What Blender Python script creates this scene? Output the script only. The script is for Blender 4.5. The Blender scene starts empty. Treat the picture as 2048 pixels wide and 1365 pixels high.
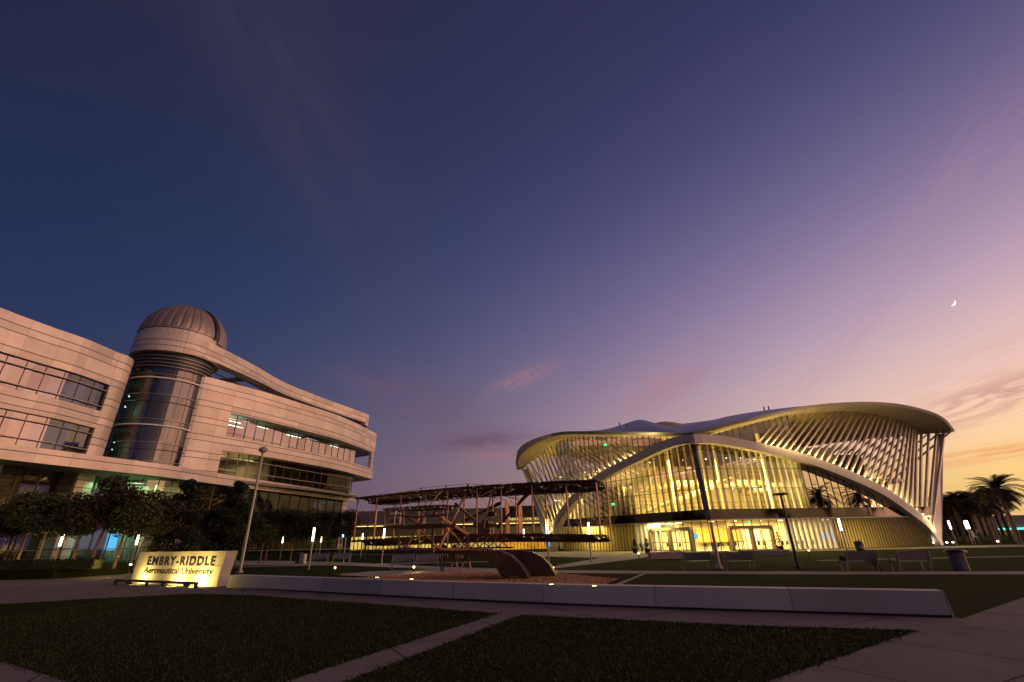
import bpy, bmesh, math, random
from mathutils import Vector, Matrix
random.seed(7)
R = math.radians
sc = bpy.context.scene
C = sc.collection

# ---------------------------------------------------------------- camera
FPX, PITCH, ROLL, HC = 915.0, R(23.5), R(1.2), 1.65
cp, sp, cr, sr = math.cos(PITCH), math.sin(PITCH), math.cos(ROLL), math.sin(ROLL)
U0 = Vector((0, -sp, cp)); FW = Vector((0, cp, sp)); R0 = Vector((1, 0, 0))
RC = cr*R0 - sr*U0; UC = sr*R0 + cr*U0; CAM = Vector((0, 0, HC))
cam = bpy.data.cameras.new('camera'); co = bpy.data.objects.new('camera', cam); C.objects.link(co)
cam.sensor_width = 36; cam.lens = FPX/2048*36; cam.clip_end = 6000; cam.clip_start = .1
m = Matrix((RC, UC, -FW)).transposed().to_4x4(); m.translation = CAM
co.matrix_world = m
sc.camera = co
sc.view_settings.view_transform = 'Standard'; sc.view_settings.look = 'None'
sc.view_settings.exposure = 0; sc.view_settings.gamma = 1
sc.cycles.use_denoising = True
sc.cycles.max_bounces = 8; sc.cycles.diffuse_bounces = 3; sc.cycles.glossy_bounces = 3
sc.cycles.transparent_max_bounces = 24; sc.cycles.transmission_bounces = 4
sc.cycles.caustics_reflective = False; sc.cycles.caustics_refractive = False
sc.cycles.sample_clamp_indirect = 3

# ---------------------------------------------------------------- dusk sky
w = bpy.data.worlds.new('World'); sc.world = w; w.use_nodes = True
nt = w.node_tree; nt.nodes.clear()
def mth(nt, op, a, b=None, c=None):
    n = nt.nodes.new('ShaderNodeMath'); n.operation = op
    for i, v in enumerate((a, b, c)):
        if v is None: continue
        if isinstance(v, (int, float)): n.inputs[i].default_value = v
        else: nt.links.new(v, n.inputs[i])
    return n.outputs[0]
def vmth(nt, op, a, b=None, s=None):
    n = nt.nodes.new('ShaderNodeVectorMath'); n.operation = op
    for i, v in enumerate((a, b)):
        if v is None: continue
        if isinstance(v, (tuple, list, Vector)): n.inputs[i].default_value = tuple(v)
        else: nt.links.new(v, n.inputs[i])
    if s is not None:
        if isinstance(s, (int, float)): n.inputs['Scale'].default_value = s
        else: nt.links.new(s, n.inputs['Scale'])
    return n.outputs['Value'] if op in ('DOT_PRODUCT', 'LENGTH') else n.outputs['Vector']
GL = (math.sin(R(84)), math.cos(R(84)), 0)
FIT = [(0,0,0.0297,0.0101,0.0142),(1,0,-0.0279,0.0364,0.1238),(3,0,0.0817,-0.0157,-0.0251),(8,0,-0.2841,-0.0841,-0.2079),(20,0,-0.0624,-0.4072,-0.3717),(0,2,-0.0801,0.0435,0.2132),(3,2,1.1373,0.7524,1.788),(8,2,1.0056,0.7555,0.6479),(0,4,0.1411,-0.0118,-0.1481),(2,4,0.7978,0.5,-0.4126),(5,4,0.3482,0.0222,-1.7544),(12,4,-0.4981,-0.2176,0.142),(0,12,0.0288,0.0338,0.0757),(2,12,-1.0403,-1.0031,-0.8727),(5,12,-0.7969,-0.0364,-0.2903),(12,12,-0.6578,-0.2806,0.2915),(5,30,-0.0748,-0.1134,1.3631),(12,30,-0.0283,0.1029,0.3919)]
tc = nt.nodes.new('ShaderNodeTexCoord'); dirv = vmth(nt, 'NORMALIZE', tc.outputs['Generated'])
sx = nt.nodes.new('ShaderNodeSeparateXYZ'); nt.links.new(dirv, sx.inputs[0])
aa = mth(nt, 'MULTIPLY_ADD', vmth(nt, 'DOT_PRODUCT', dirv, GL), .5, .5)
hh = mth(nt, 'SUBTRACT', 1.0, mth(nt, 'MAXIMUM', sx.outputs[2], .04))
pa, ph, acc = {}, {}, None
for n_, m_, r_, g_, b_ in FIT:
    if n_ not in pa: pa[n_] = mth(nt, 'POWER', aa, float(n_))
    if m_ not in ph: ph[m_] = mth(nt, 'POWER', hh, float(m_))
    t = vmth(nt, 'SCALE', (r_, g_, b_), None, mth(nt, 'MULTIPLY', pa[n_], ph[m_]))
    acc = t if acc is None else vmth(nt, 'ADD', acc, t)
acc = vmth(nt, 'MAXIMUM', acc, (0, 0, 0))
# clouds: direction projected on a high layer, stretched noise
zc = mth(nt, 'ADD', mth(nt, 'MAXIMUM', sx.outputs[2], 0.0), .12)
pl = vmth(nt, 'SCALE', dirv, None, mth(nt, 'DIVIDE', 1.0, zc))
def cloud(loc, scl, rot, lo, hi, detail=6, dist=.6):
    mp = nt.nodes.new('ShaderNodeMapping'); mp.inputs['Location'].default_value = loc
    mp.inputs['Scale'].default_value = scl; mp.inputs['Rotation'].default_value = (0, 0, R(rot)); nt.links.new(pl, mp.inputs[0])
    n = nt.nodes.new('ShaderNodeTexNoise'); n.inputs['Scale'].default_value = 1; n.inputs['Detail'].default_value = detail
    n.inputs['Roughness'].default_value = .58; n.inputs['Distortion'].default_value = dist; nt.links.new(mp.outputs[0], n.inputs['Vector'])
    r = nt.nodes.new('ShaderNodeMapRange'); r.interpolation_type = 'SMOOTHSTEP'; r.inputs[1].default_value = lo; r.inputs[2].default_value = hi
    nt.links.new(n.outputs[0], r.inputs[0]); return r.outputs[0]
def mixc(fac, a, b, mode='MIX'):
    n = nt.nodes.new('ShaderNodeMix'); n.data_type = 'RGBA'; n.blend_type = mode
    if isinstance(fac, (int, float)): n.inputs[0].default_value = fac
    else: nt.links.new(fac, n.inputs[0])
    for i, v in ((6, a), (7, b)):
        if isinstance(v, (tuple, list)): n.inputs[i].default_value = (*v, 1)
        else: nt.links.new(v, n.inputs[i])
    return n.outputs[2]
def band(lo0, lo1, hi0, hi1):
    def mr(a, b):
        r = nt.nodes.new('ShaderNodeMapRange'); r.interpolation_type = 'SMOOTHSTEP'; r.inputs[1].default_value = a; r.inputs[2].default_value = b
        nt.links.new(sx.outputs[2], r.inputs[0]); return r.outputs[0]
    return mth(nt, 'SUBTRACT', mr(lo0, lo1), mr(hi0, hi1))
STREAKS = [(47.1, 10.5, 12, 9, 1.6, (0.56, 0.28, 0.24), 0.75, 0.4, 0.6), (48.5, 14.4, 14, 7, 0.8, (0.66, 0.36, 0.36), 0.35), (1.3, 18.8, 22, 3.6, 1.1, (0.34, 0.18, 0.23), 0.8, 0.2, 0.65), (-4.2, 11.1, 4, 6.5, 1.4, (0.145, 0.08, 0.125), 0.8, 0.2, 0.6), (-1.8, 9.6, 0, 5, 1.0, (0.32, 0.17, 0.19), 0.75, 0.2, 0.65), (-13.1, 16.0, -12, 9, 3, (0.15, 0.09, 0.15), 0.7, 0.2, 0.7), (18.5, 16.5, 20, 6, 2.2, (0.42, 0.22, 0.26), 0.7, 0.2, 0.7), (48.8, 27.1, 38, 16, 2.0, (0.42, 0.24, 0.32), 0.35, 0.35, 0.7), (46.1, 6.0, 3, 14, 0.7, (0.8, 0.34, 0.1), 0.7, 0.35, 0.6), (43.9, 3.0, 2, 14, 0.6, (0.95, 0.62, 0.22), 0.5, 0.35, 0.6), (-30.6, 44.4, -50, 26, 6.5, (0.075, 0.058, 0.105), 0.45, 0.0, 1.0)]
wisp = mth(nt, 'MULTIPLY', cloud((1.3, .2, 0), (.55, 2.2, 1), 38, .45, .9), .09)
wisp = mth(nt, 'MULTIPLY', wisp, band(.08, .3, .8, 1.0))
col = mixc(wisp, acc, vmth(nt, 'ADD', vmth(nt, 'SCALE', acc, None, 1.15), (.05, .02, .02)))
def streak(az, el, ang, a, b_, colr, st, lo=.38, hi=.62, sc=(1, 1, 1)):
    # one soft cloud bank round a compass direction: a gaussian envelope broken up by noise
    az, el, ang = R(az), R(el), R(ang); d0 = Vector((math.sin(az)*math.cos(el), math.cos(az)*math.cos(el), math.sin(el)))
    e = d0.cross(Vector((0,0,1))).normalized(); n_ = e.cross(d0); x_ = e*math.cos(ang)+n_*math.sin(ang); y_ = n_*math.cos(ang)-e*math.sin(ang)
    X = mth(nt, 'DIVIDE', vmth(nt, 'DOT_PRODUCT', dirv, x_), R(a)); Y = mth(nt, 'DIVIDE', vmth(nt, 'DOT_PRODUCT', dirv, y_), R(b_))
    r2 = mth(nt, 'ADD', mth(nt, 'MULTIPLY', X, X), mth(nt, 'MULTIPLY', Y, Y)); g = mth(nt, 'EXPONENT', mth(nt, 'MULTIPLY', r2, -1.0))
    g = mth(nt, 'MULTIPLY', g, mth(nt, 'GREATER_THAN', vmth(nt, 'DOT_PRODUCT', dirv, d0), 0.0))
    cx = nt.nodes.new('ShaderNodeCombineXYZ'); nt.links.new(mth(nt, 'MULTIPLY', X, sc[0]*1.0), cx.inputs[0]); nt.links.new(mth(nt, 'MULTIPLY', Y, sc[1]*1.0), cx.inputs[1]); cx.inputs[2].default_value = az*7
    n = nt.nodes.new('ShaderNodeTexNoise'); n.inputs['Scale'].default_value = 1.6; n.inputs['Detail'].default_value = 7; n.inputs['Roughness'].default_value = .62; n.inputs['Distortion'].default_value = .5; nt.links.new(cx.outputs[0], n.inputs['Vector'])
    r = nt.nodes.new('ShaderNodeMapRange'); r.interpolation_type = 'SMOOTHSTEP'; r.inputs[1].default_value = lo; r.inputs[2].default_value = hi; nt.links.new(n.outputs[0], r.inputs[0])
    global col
    col = mixc(mth(nt, 'MULTIPLY', mth(nt, 'MULTIPLY', g, r.outputs[0]), st), col, colr)
for q in STREAKS: streak(*q)
bg = nt.nodes.new('ShaderNodeBackground'); nt.links.new(col, bg.inputs[0]); bg.inputs[1].default_value = 1.0
ow = nt.nodes.new('ShaderNodeOutputWorld'); nt.links.new(bg.outputs[0], ow.inputs[0])

# afterglow just above the right-hand horizon: one broad warm sun
sl = bpy.data.lights.new('sun', 'SUN'); so = bpy.data.objects.new('sun', sl); C.objects.link(so)
sl.energy = 1.95; sl.angle = R(60); sl.color = (1.0, .50, .30)
sdir = Vector((math.sin(R(99))*math.cos(R(8)), math.cos(R(99))*math.cos(R(8)), math.sin(R(8))))
so.rotation_euler = sdir.to_track_quat('Z', 'Y').to_euler()

# ---------------------------------------------------------------- helpers
def pray(px, py): return (px-1024)*RC - (py-682.5)*UC + FPX*FW
def atY(px, py, Y): d = pray(px, py); return CAM + d*(Y/d.y)
def atZ(px, py, z=0.0): d = pray(px, py); return CAM + d*((z-HC)/d.z)
def at(px, Y, z=0.0):                       # world point at depth Y, height z seen in column px
    k = (px-1024)/FPX; v = Vector((0, Y, z-HC))
    X = (k*(v@FW) - v@RC)/(RC.x - k*FW.x)
    return Vector((X, Y, z))
def spl(pts, n):                            # smooth resample by arc length
    P = [Vector(p) for p in pts]; P = [P[0]*2-P[1]] + P + [P[-1]*2-P[-2]]
    out = []
    for i in range(1, len(P)-2):
        for k in range(12):
            t = k/12; a, b, c_, d = P[i-1], P[i], P[i+1], P[i+2]
            out.append(.5*((2*b) + (c_-a)*t + (2*a-5*b+4*c_-d)*t*t + (3*b-a-3*c_+d)*t**3))
    out.append(P[-2]); return resample(out, n)
def resample(out, n):
    L = [0]
    for i in range(1, len(out)): L.append(L[-1] + (out[i]-out[i-1]).length)
    res = []; j = 0
    for k in range(n):
        s = L[-1]*k/(n-1)
        while j < len(L)-2 and L[j+1] < s: j += 1
        t = (s-L[j])/max(L[j+1]-L[j], 1e-9); res.append(out[j].lerp(out[j+1], min(t, 1)))
    return res
def plen(P): return sum((P[i+1]-P[i]).length for i in range(len(P)-1))

class MB:
    def __init__(s): s.v = []; s.f = []; s.uv = []; s.sm = []
    def face(s, ps, uv=None, sm=False):
        i = len(s.v); s.v += [tuple(p) for p in ps]; s.f.append(list(range(i, i+len(ps)))); s.uv.append(uv); s.sm.append(sm)
    def grid(s, rows, uvs=None, sm=True, close=False):
        i0 = len(s.v); nr, nc = len(rows), len(rows[0])
        for r in rows: s.v += [tuple(p) for p in r]
        for a in range(nr-1):
            for b in range(nc if close else nc-1):
                b2 = (b+1) % nc
                s.f.append([i0+a*nc+b, i0+a*nc+b2, i0+(a+1)*nc+b2, i0+(a+1)*nc+b]); s.sm.append(sm)
                s.uv.append([uvs[a][b], uvs[a][b2], uvs[a+1][b2], uvs[a+1][b]] if uvs else None)
    def box(s, c, size, M=None):
        x, y, z = size[0]/2, size[1]/2, size[2]/2; c = Vector(c)
        P = [Vector((a*x, b*y, d*z)) for d in (-1, 1) for b in (-1, 1) for a in (-1, 1)]
        if M is not None: P = [M @ p for p in P]
        P = [p + c for p in P]; i = len(s.v); s.v += [tuple(p) for p in P]
        for f in ((0,2,3,1),(4,5,7,6),(0,1,5,4),(2,6,7,3),(0,4,6,2),(1,3,7,5)): s.f.append([i+k for k in f]); s.uv.append(None); s.sm.append(False)
    def bar(s, a, b, wd, dp, side=None):      # box beam a->b, width along side
        a, b = Vector(a), Vector(b); t = (b-a).normalized()
        sd = Vector(side) if side is not None else (t.cross(Vector((0,0,1))) if abs(t.z) < .95 else Vector((1,0,0)))
        sd = (sd - t*sd.dot(t)).normalized(); n = t.cross(sd)
        M = Matrix((sd, n, t)).transposed(); s.box((a+b)/2, (wd, dp, (b-a).length), M)
    def tube(s, pts, r, n=8, cap=True):
        P = [Vector(p) for p in pts]; rr = r if isinstance(r, (list, tuple)) else [r]*len(P)
        rows = []; pu = None
        for i, p in enumerate(P):
            t = (P[min(i+1, len(P)-1)] - P[max(i-1, 0)]).normalized()
            u = pu if pu is not None else (Vector((0,0,1)) if abs(t.z) < .9 else Vector((1,0,0)))
            u = (u - t*u.dot(t)).normalized(); pu = u; v = t.cross(u)
            rows.append([p + (u*math.cos(2*math.pi*k/n) + v*math.sin(2*math.pi*k/n))*rr[i] for k in range(n)])
        s.grid(rows, sm=True, close=True)
        if cap: s.face(rows[0][::-1]); s.face(rows[-1])
    def prism(s, poly, z0, z1):
        P = [Vector((p[0], p[1], 0)) for p in poly]; n = len(P)
        b = [Vector((p.x, p.y, z0)) for p in P]; t = [Vector((p.x, p.y, z1)) for p in P]
        s.face(b[::-1]); s.face(t)
        for i in range(n): s.face([b[i], b[(i+1)%n], t[(i+1)%n], t[i]])
    def plate(s, poly, off):                   # 3D polygon extruded by vector off
        P = [Vector(p) for p in poly]; o = Vector(off); n = len(P)
        s.face(P); s.face([p+o for p in P][::-1])
        for i in range(n): s.face([P[(i+1)%n], P[i], P[i]+o, P[(i+1)%n]+o])
    def wall(s, plan, z0, z1, th, u0=0.0):     # wall following a plan line; outer face on the right-hand side of travel
        P = [Vector((p[0], p[1], 0)) for p in plan]; n = len(P); off = []
        for i in range(n):
            t = (P[min(i+1, n-1)]-P[max(i-1, 0)]).normalized(); off.append(Vector((-t.y, t.x, 0))*th)
        u = u0; up = Vector((0,0,1)); za = z0 if callable(z0) else (lambda k: z0); zb = z1 if callable(z1) else (lambda k: z1)
        for i in range(n-1):
            l = (P[i+1]-P[i]).length; a, b, c_, d = P[i], P[i+1], P[i]+off[i], P[i+1]+off[i+1]
            a0, a1, b0, b1 = za(i), zb(i), za(i+1), zb(i+1)
            s.face([a+up*a0, b+up*b0, b+up*b1, a+up*a1], [(u,a0),(u+l,b0),(u+l,b1),(u,a1)])
            s.face([d+up*b0, c_+up*a0, c_+up*a1, d+up*b1], [(u+l,b0),(u,a0),(u,a1),(u+l,b1)])
            s.face([a+up*a1, b+up*b1, d+up*b1, c_+up*a1], [(u,0.02),(u+l,0.02),(u+l,.3),(u,.3)])
            s.face([b+up*b0, a+up*a0, c_+up*a0, d+up*b0], [(u,0.02),(u+l,0.02),(u+l,.3),(u,.3)])
            u += l
        for i in (0, n-1):
            a, c_ = P[i], P[i]+off[i]; q = [a+up*za(i), a+up*zb(i), c_+up*zb(i), c_+up*za(i)]
            s.face(q if i == 0 else q[::-1], [(0.1,za(i)),(0.1,zb(i)),(.1+th,zb(i)),(.1+th,za(i))] if i == 0 else None)
    def build(s, name, mat, parent=None, loc=None, smooth=False, weld=False, bevel=0):
        me = bpy.data.meshes.new(name); me.from_pydata(s.v, [], s.f)
        if any(u is not None for u in s.uv):
            ul = me.uv_layers.new(name='UVMap'); k = 0
            for f, u in zip(s.f, s.uv):
                for j in range(len(f)):
                    if u is not None: ul.data[k].uv = u[j]
                    k += 1
        me.polygons.foreach_set('use_smooth', [bool(x or smooth) for x in s.sm])
        if weld:
            b = bmesh.new(); b.from_mesh(me); bmesh.ops.remove_doubles(b, verts=b.verts, dist=1e-4); bmesh.ops.recalc_face_normals(b, faces=b.faces); b.to_mesh(me); b.free()
        me.materials.append(mat); me.update()
        o = bpy.data.objects.new(name, me); C.objects.link(o)
        if bevel:
            md = o.modifiers.new('bevel', 'BEVEL'); md.width = bevel; md.segments = 2; md.limit_method = 'ANGLE'
        if parent: o.parent = parent
        if loc: o.location = loc
        return o
def tag(o, label=None, cat=None, group=None, kind=None):
    if label: o['label'] = label
    if cat: o['category'] = cat
    if group: o['group'] = group
    if kind: o['kind'] = kind
    return o
def thing(name, label, cat, loc=(0,0,0), rz=0, group=None):
    o = bpy.data.objects.new(name, None); C.objects.link(o); o.location = loc; o.rotation_euler = (0,0,rz); o.empty_display_size = .3
    return tag(o, label, cat, group)
KIDS = {}
def dup(root, loc, rz=None, label=None, scale=None):
    def cpy(o, par):
        c_ = o.copy(); C.objects.link(c_)
        if par: c_.parent = par
        for ch in [x for x in ALLCH(o)]: cpy(ch, c_)
        return c_
    c_ = cpy(root, None); c_.location = loc
    if rz is not None: c_.rotation_euler = (0,0,rz)
    if label: c_['label'] = label
    if scale: c_.scale = (scale,)*3 if isinstance(scale, (int, float)) else scale
    return c_
def ALLCH(o): return [x for x in C.objects if x.parent == o]

def lamp(name, kind, loc, energy, color, parent=None, size=.1, rot=None, sizey=None, spot=None):
    l = bpy.data.lights.new(name, kind); l.energy = energy; l.color = color
    if kind == 'AREA':
        l.shape = 'RECTANGLE' if sizey else 'SQUARE'; l.size = size
        if sizey: l.size_y = sizey
    else: l.shadow_soft_size = size
    if kind == 'SPOT' and spot: l.spot_size = spot; l.spot_blend = .6
    o = bpy.data.objects.new(name, l); C.objects.link(o); o.location = loc
    if rot is not None: o.rotation_euler = rot
    if parent: o.parent = parent
    return o

# ---------------------------------------------------------------- materials
def newm(name):
    mt = bpy.data.materials.new(name); mt.use_nodes = True; return mt, mt.node_tree, mt.node_tree.nodes['Principled BSDF']
def P(name, col, rough=.6, metal=0.0, var=.15, scale=3.0, bump=.0, bscale=None, spec=.5, coat=0):
    mt, nt, b = newm(name); b.inputs['Roughness'].default_value = rough; b.inputs['Metallic'].default_value = metal
    b.inputs['Specular IOR Level'].default_value = spec
    t = nt.nodes.new('ShaderNodeTexCoord'); n = nt.nodes.new('ShaderNodeTexNoise'); n.inputs['Scale'].default_value = scale; n.inputs['Detail'].default_value = 6
    nt.links.new(t.outputs['Object'], n.inputs['Vector'])
    r = nt.nodes.new('ShaderNodeMapRange'); r.inputs[1].default_value = .3; r.inputs[2].default_value = .7; r.inputs[3].default_value = 1-var; r.inputs[4].default_value = 1+var
    nt.links.new(n.outputs[0], r.inputs[0])
    nt.links.new(vmth(nt, 'SCALE', tuple(col), None, r.outputs[0]), b.inputs['Base Color'])
    if bump:
        n2 = nt.nodes.new('ShaderNodeTexNoise'); n2.inputs['Scale'].default_value = bscale or scale*8; n2.inputs['Detail'].default_value = 4; nt.links.new(t.outputs['Object'], n2.inputs['Vector'])
        bp = nt.nodes.new('ShaderNodeBump'); bp.inputs['Strength'].default_value = bump; bp.inputs['Distance'].default_value = .02
        nt.links.new(n2.outputs[0], bp.inputs['Height']); nt.links.new(bp.outputs[0], b.inputs['Normal'])
    return mt
def EM(name, col, st):
    mt = bpy.data.materials.new(name); mt.use_nodes = True; nt = mt.node_tree; nt.nodes.clear()
    e = nt.nodes.new('ShaderNodeEmission'); e.inputs[0].default_value = (*col, 1); e.inputs[1].default_value = st
    o = nt.nodes.new('ShaderNodeOutputMaterial'); nt.links.new(e.outputs[0], o.inputs[0]); return mt
def cladding(name, col, per=1.95, cut=1.33, seam=2.45, rough=.42, metal=.15):
    mt, nt, b = newm(name); b.inputs['Roughness'].default_value = rough; b.inputs['Metallic'].default_value = metal
    uv = nt.nodes.new('ShaderNodeUVMap'); s = nt.nodes.new('ShaderNodeSeparateXYZ'); nt.links.new(uv.outputs[0], s.inputs[0])
    u, v = s.outputs[0], s.outputs[1]
    vm = mth(nt, 'FLOORED_MODULO', mth(nt, 'ADD', v, .29), per); g1 = mth(nt, 'LESS_THAN', vm, .075)
    g2 = mth(nt, 'LESS_THAN', mth(nt, 'ABSOLUTE', mth(nt, 'SUBTRACT', vm, cut)), .035)
    row = mth(nt, 'ADD', mth(nt, 'MULTIPLY', mth(nt, 'FLOOR', mth(nt, 'DIVIDE', mth(nt, 'ADD', v, .29), per)), 2.0), mth(nt, 'GREATER_THAN', vm, cut))
    us = mth(nt, 'DIVIDE', u, seam); g3 = mth(nt, 'LESS_THAN', mth(nt, 'FLOORED_MODULO', u, seam), .03)
    wn = nt.nodes.new('ShaderNodeTexWhiteNoise'); wn.noise_dimensions = '2D'; cx = nt.nodes.new('ShaderNodeCombineXYZ')
    nt.links.new(mth(nt, 'FLOOR', us), cx.inputs[0]); nt.links.new(row, cx.inputs[1]); nt.links.new(cx.outputs[0], wn.inputs['Vector'])
    tone = mth(nt, 'MULTIPLY_ADD', wn.outputs[0], .3, .8)
    gr = mth(nt, 'MAXIMUM', g1, g2); k = mth(nt, 'SUBTRACT', 1.0, mth(nt, 'MINIMUM', mth(nt, 'ADD', mth(nt, 'MULTIPLY', gr, .95), mth(nt, 'MULTIPLY', g3, .4)), .88))
    nz = nt.nodes.new('ShaderNodeTexNoise'); nz.inputs['Scale'].default_value = .6; nz.inputs['Detail'].default_value = 8; t = nt.nodes.new('ShaderNodeTexCoord'); nt.links.new(t.outputs['Object'], nz.inputs['Vector'])
    tone = mth(nt, 'MULTIPLY', tone, mth(nt, 'MULTIPLY_ADD', nz.outputs[0], .56, .72))
    nt.links.new(vmth(nt, 'SCALE', tuple(col), None, mth(nt, 'MULTIPLY', tone, k)), b.inputs['Base Color'])
    return mt
def glass(name, tint, refl, refl_col=(.9,.9,.92), wob=.0, pane=1.3, rough=.02, fres=.5):
    mt = bpy.data.materials.new(name); mt.use_nodes = True; nt = mt.node_tree; nt.nodes.clear()
    tr = nt.nodes.new('ShaderNodeBsdfTransparent'); tr.inputs[0].default_value = (*tint, 1)
    gl = nt.nodes.new('ShaderNodeBsdfGlossy'); gl.inputs[0].default_value = (*refl_col, 1); gl.inputs['Roughness'].default_value = rough
    lw = nt.nodes.new('ShaderNodeLayerWeight'); lw.inputs[0].default_value = .35
    fac = mth(nt, 'MINIMUM', mth(nt, 'MULTIPLY_ADD', lw.outputs['Fresnel'], fres, refl), .95)
    if wob:
        uv = nt.nodes.new('ShaderNodeUVMap'); s = nt.nodes.new('ShaderNodeSeparateXYZ'); nt.links.new(uv.outputs[0], s.inputs[0])
        cx = nt.nodes.new('ShaderNodeCombineXYZ'); nt.links.new(mth(nt, 'FLOOR', mth(nt, 'DIVIDE', s.outputs[0], pane)), cx.inputs[0]); nt.links.new(mth(nt, 'FLOOR', mth(nt, 'DIVIDE', s.outputs[1], 2.4)), cx.inputs[1])
        wn = nt.nodes.new('ShaderNodeTexWhiteNoise'); wn.noise_dimensions = '2D'; nt.links.new(cx.outputs[0], wn.inputs['Vector'])
        ge = nt.nodes.new('ShaderNodeNewGeometry')
        nn = vmth(nt, 'NORMALIZE', vmth(nt, 'ADD', ge.outputs['Normal'], vmth(nt, 'SCALE', vmth(nt, 'SUBTRACT', wn.outputs['Color'], (.5,.5,.5)), None, wob)))
        nt.links.new(nn, gl.inputs['Normal'])
        fac = mth(nt, 'MULTIPLY', fac, mth(nt, 'MULTIPLY_ADD', wn.outputs[0], .35, .8))
    mx = nt.nodes.new('ShaderNodeMixShader'); nt.links.new(fac, mx.inputs[0]); nt.links.new(tr.outputs[0], mx.inputs[1]); nt.links.new(gl.outputs[0], mx.inputs[2])
    o = nt.nodes.new('ShaderNodeOutputMaterial'); nt.links.new(mx.outputs[0], o.inputs[0]); return mt
def foliage(name, col):
    mt, nt, b = newm(name); b.inputs['Roughness'].default_value = .6; b.inputs['Specular IOR Level'].default_value = .25
    ge = nt.nodes.new('ShaderNodeNewGeometry'); t = nt.nodes.new('ShaderNodeTexCoord'); n = nt.nodes.new('ShaderNodeTexNoise'); n.inputs['Scale'].default_value = 1.1
    nt.links.new(t.outputs['Object'], n.inputs['Vector'])
    k = mth(nt, 'MULTIPLY_ADD', n.outputs[0], 1.2, .45)
    k = mth(nt, 'MULTIPLY', k, mth(nt, 'MULTIPLY_ADD', ge.outputs['Random Per Island'], .8, .6))
    nt.links.new(vmth(nt, 'SCALE', tuple(col), None, k), b.inputs['Base Color'])
    return mt

M = {}
M['clad'] = cladding('wall_cladding', (.66, .57, .50))
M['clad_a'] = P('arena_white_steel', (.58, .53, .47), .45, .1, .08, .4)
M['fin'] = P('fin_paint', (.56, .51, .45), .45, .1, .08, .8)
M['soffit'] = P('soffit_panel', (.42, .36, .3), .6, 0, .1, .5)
M['roofmetal'] = P('standing_seam_metal', (.22, .22, .26), .35, .6, .2, .25)
M['dark'] = P('dark_metal', (.03, .03, .035), .4, .5, .2, 2)
M['mull'] = P('mullion_metal', (.10, .09, .08), .4, .6, .2, 1)
M['rail'] = P('grey_metal_rail', (.30, .28, .26), .4, .5, .1, 1)
M['bglass'] = glass('tinted_window_glass', (.30, .33, .34), .20, (.66,.60,.68), .045, 1.45, .03, .45)
M['tglass'] = glass('tower_blue_glass', (.14, .19, .23), .12, (.60,.56,.62), .035, .9, .03, .45)
M['aglass'] = glass('arena_clear_glass', (.94, .92, .86), .10, (.95,.92,.9), .012, .92, .015, .5)
M['conc'] = P('pale_concrete', (.50, .45, .39), .8, 0, .14, 1.2, .15, 60)
M['coping'] = P('wall_concrete', (.56, .53, .46), .8, 0, .12, .8, .2, 40)
M['pave'] = None
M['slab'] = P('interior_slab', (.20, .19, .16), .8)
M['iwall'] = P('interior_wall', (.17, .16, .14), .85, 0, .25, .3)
M['warmwall'] = P('warm_interior_wall', (.78, .70, .52), .85, 0, .22, .22)
M['orange'] = P('orange_wall', (.75, .33, .08), .8, 0, .15, .4)
M['ceil'] = P('ceiling_panel', (.55, .45, .28), .8, 0, .3, .25)
M['bronze'] = P('weathered_bronze', (.16, .085, .055), .42, .75, .35, 2.5, .3, 30)
M['copper'] = P('polished_bronze_strut', (.52, .27, .18), .38, .7, .25, 3)
M['bark'] = P('tree_bark', (.16, .11, .07), .9, 0, .3, 4, .5, 25)
M['leaf'] = foliage('oak_leaves', (.04, .055, .016))
M['leaf_r'] = foliage('reddish_leaves', (.035, .036, .012))
M['leaf_d'] = foliage('dark_leaves', (.015, .024, .010))
M['palm'] = foliage('palm_fronds', (.045, .038, .016))
M['hedge'] = foliage('hedge_leaves', (.045, .06, .022))
M['lampglow'] = EM('luminous_lamp_column', (1, .78, .45), 8)
M['lampwhite'] = EM('luminous_lamp_white', (1, .93, .84), 18)
M['spot'] = EM('spot_lens', (1, .66, .22), 9)
M['strip'] = EM('warm_light_strip', (1, .82, .42), 7)
M['cool'] = EM('cool_tube_light', (.75, 1, .72), 7)
M['screen'] = EM('blue_screen', (.10, .42, .95), 1.6)
M['green'] = EM('exit_sign_green', (.05, 1, .28), 2.5)
M['teal'] = EM('teal_light_band', (.15, .85, .75), 1.5)
M['white'] = P('white_paint', (.75, .73, .70), .5, 0, .05)
M['navy'] = P('navy_letter_paint', (.008, .009, .05), .5, 0, .05)
M['browntext'] = P('dark_bronze_letters', (.012, .008, .003), .7, 0, .05, 3, 0, None, .1)
M['bench'] = P('grey_bench_metal', (.15, .145, .15), .5, .4, .15, 4)
M['benchleg'] = P('light_metal_leg', (.32, .30, .28), .45, .5, .1, 4)
M['bin'] = P('bin_grey_aggregate', (.17, .155, .15), .8, 0, .2, 20)
M['skin'] = P('skin', (.42, .23, .15), .6, 0, .05)
M['cloth_d'] = P('dark_clothes', (.025, .025, .035), .85)
M['cloth_b'] = P('brown_shirt', (.16, .08, .05), .85)
M['cloth_w'] = P('pale_shirt', (.55, .50, .48), .85)
M['hair'] = P('dark_hair', (.02, .014, .01), .7)
M['stone'] = P('planter_stone', (.34, .26, .22), .85, 0, .25, 2, .2)
M['goldgrass'] = foliage('dry_ornamental_grass', (.30, .20, .06))
M['bldg'] = P('taupe_wall', (.22, .18, .165), .8, 0, .12, .2)
M['bldg2'] = P('grey_wall', (.33, .28, .26), .8, 0, .12, .2)

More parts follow.
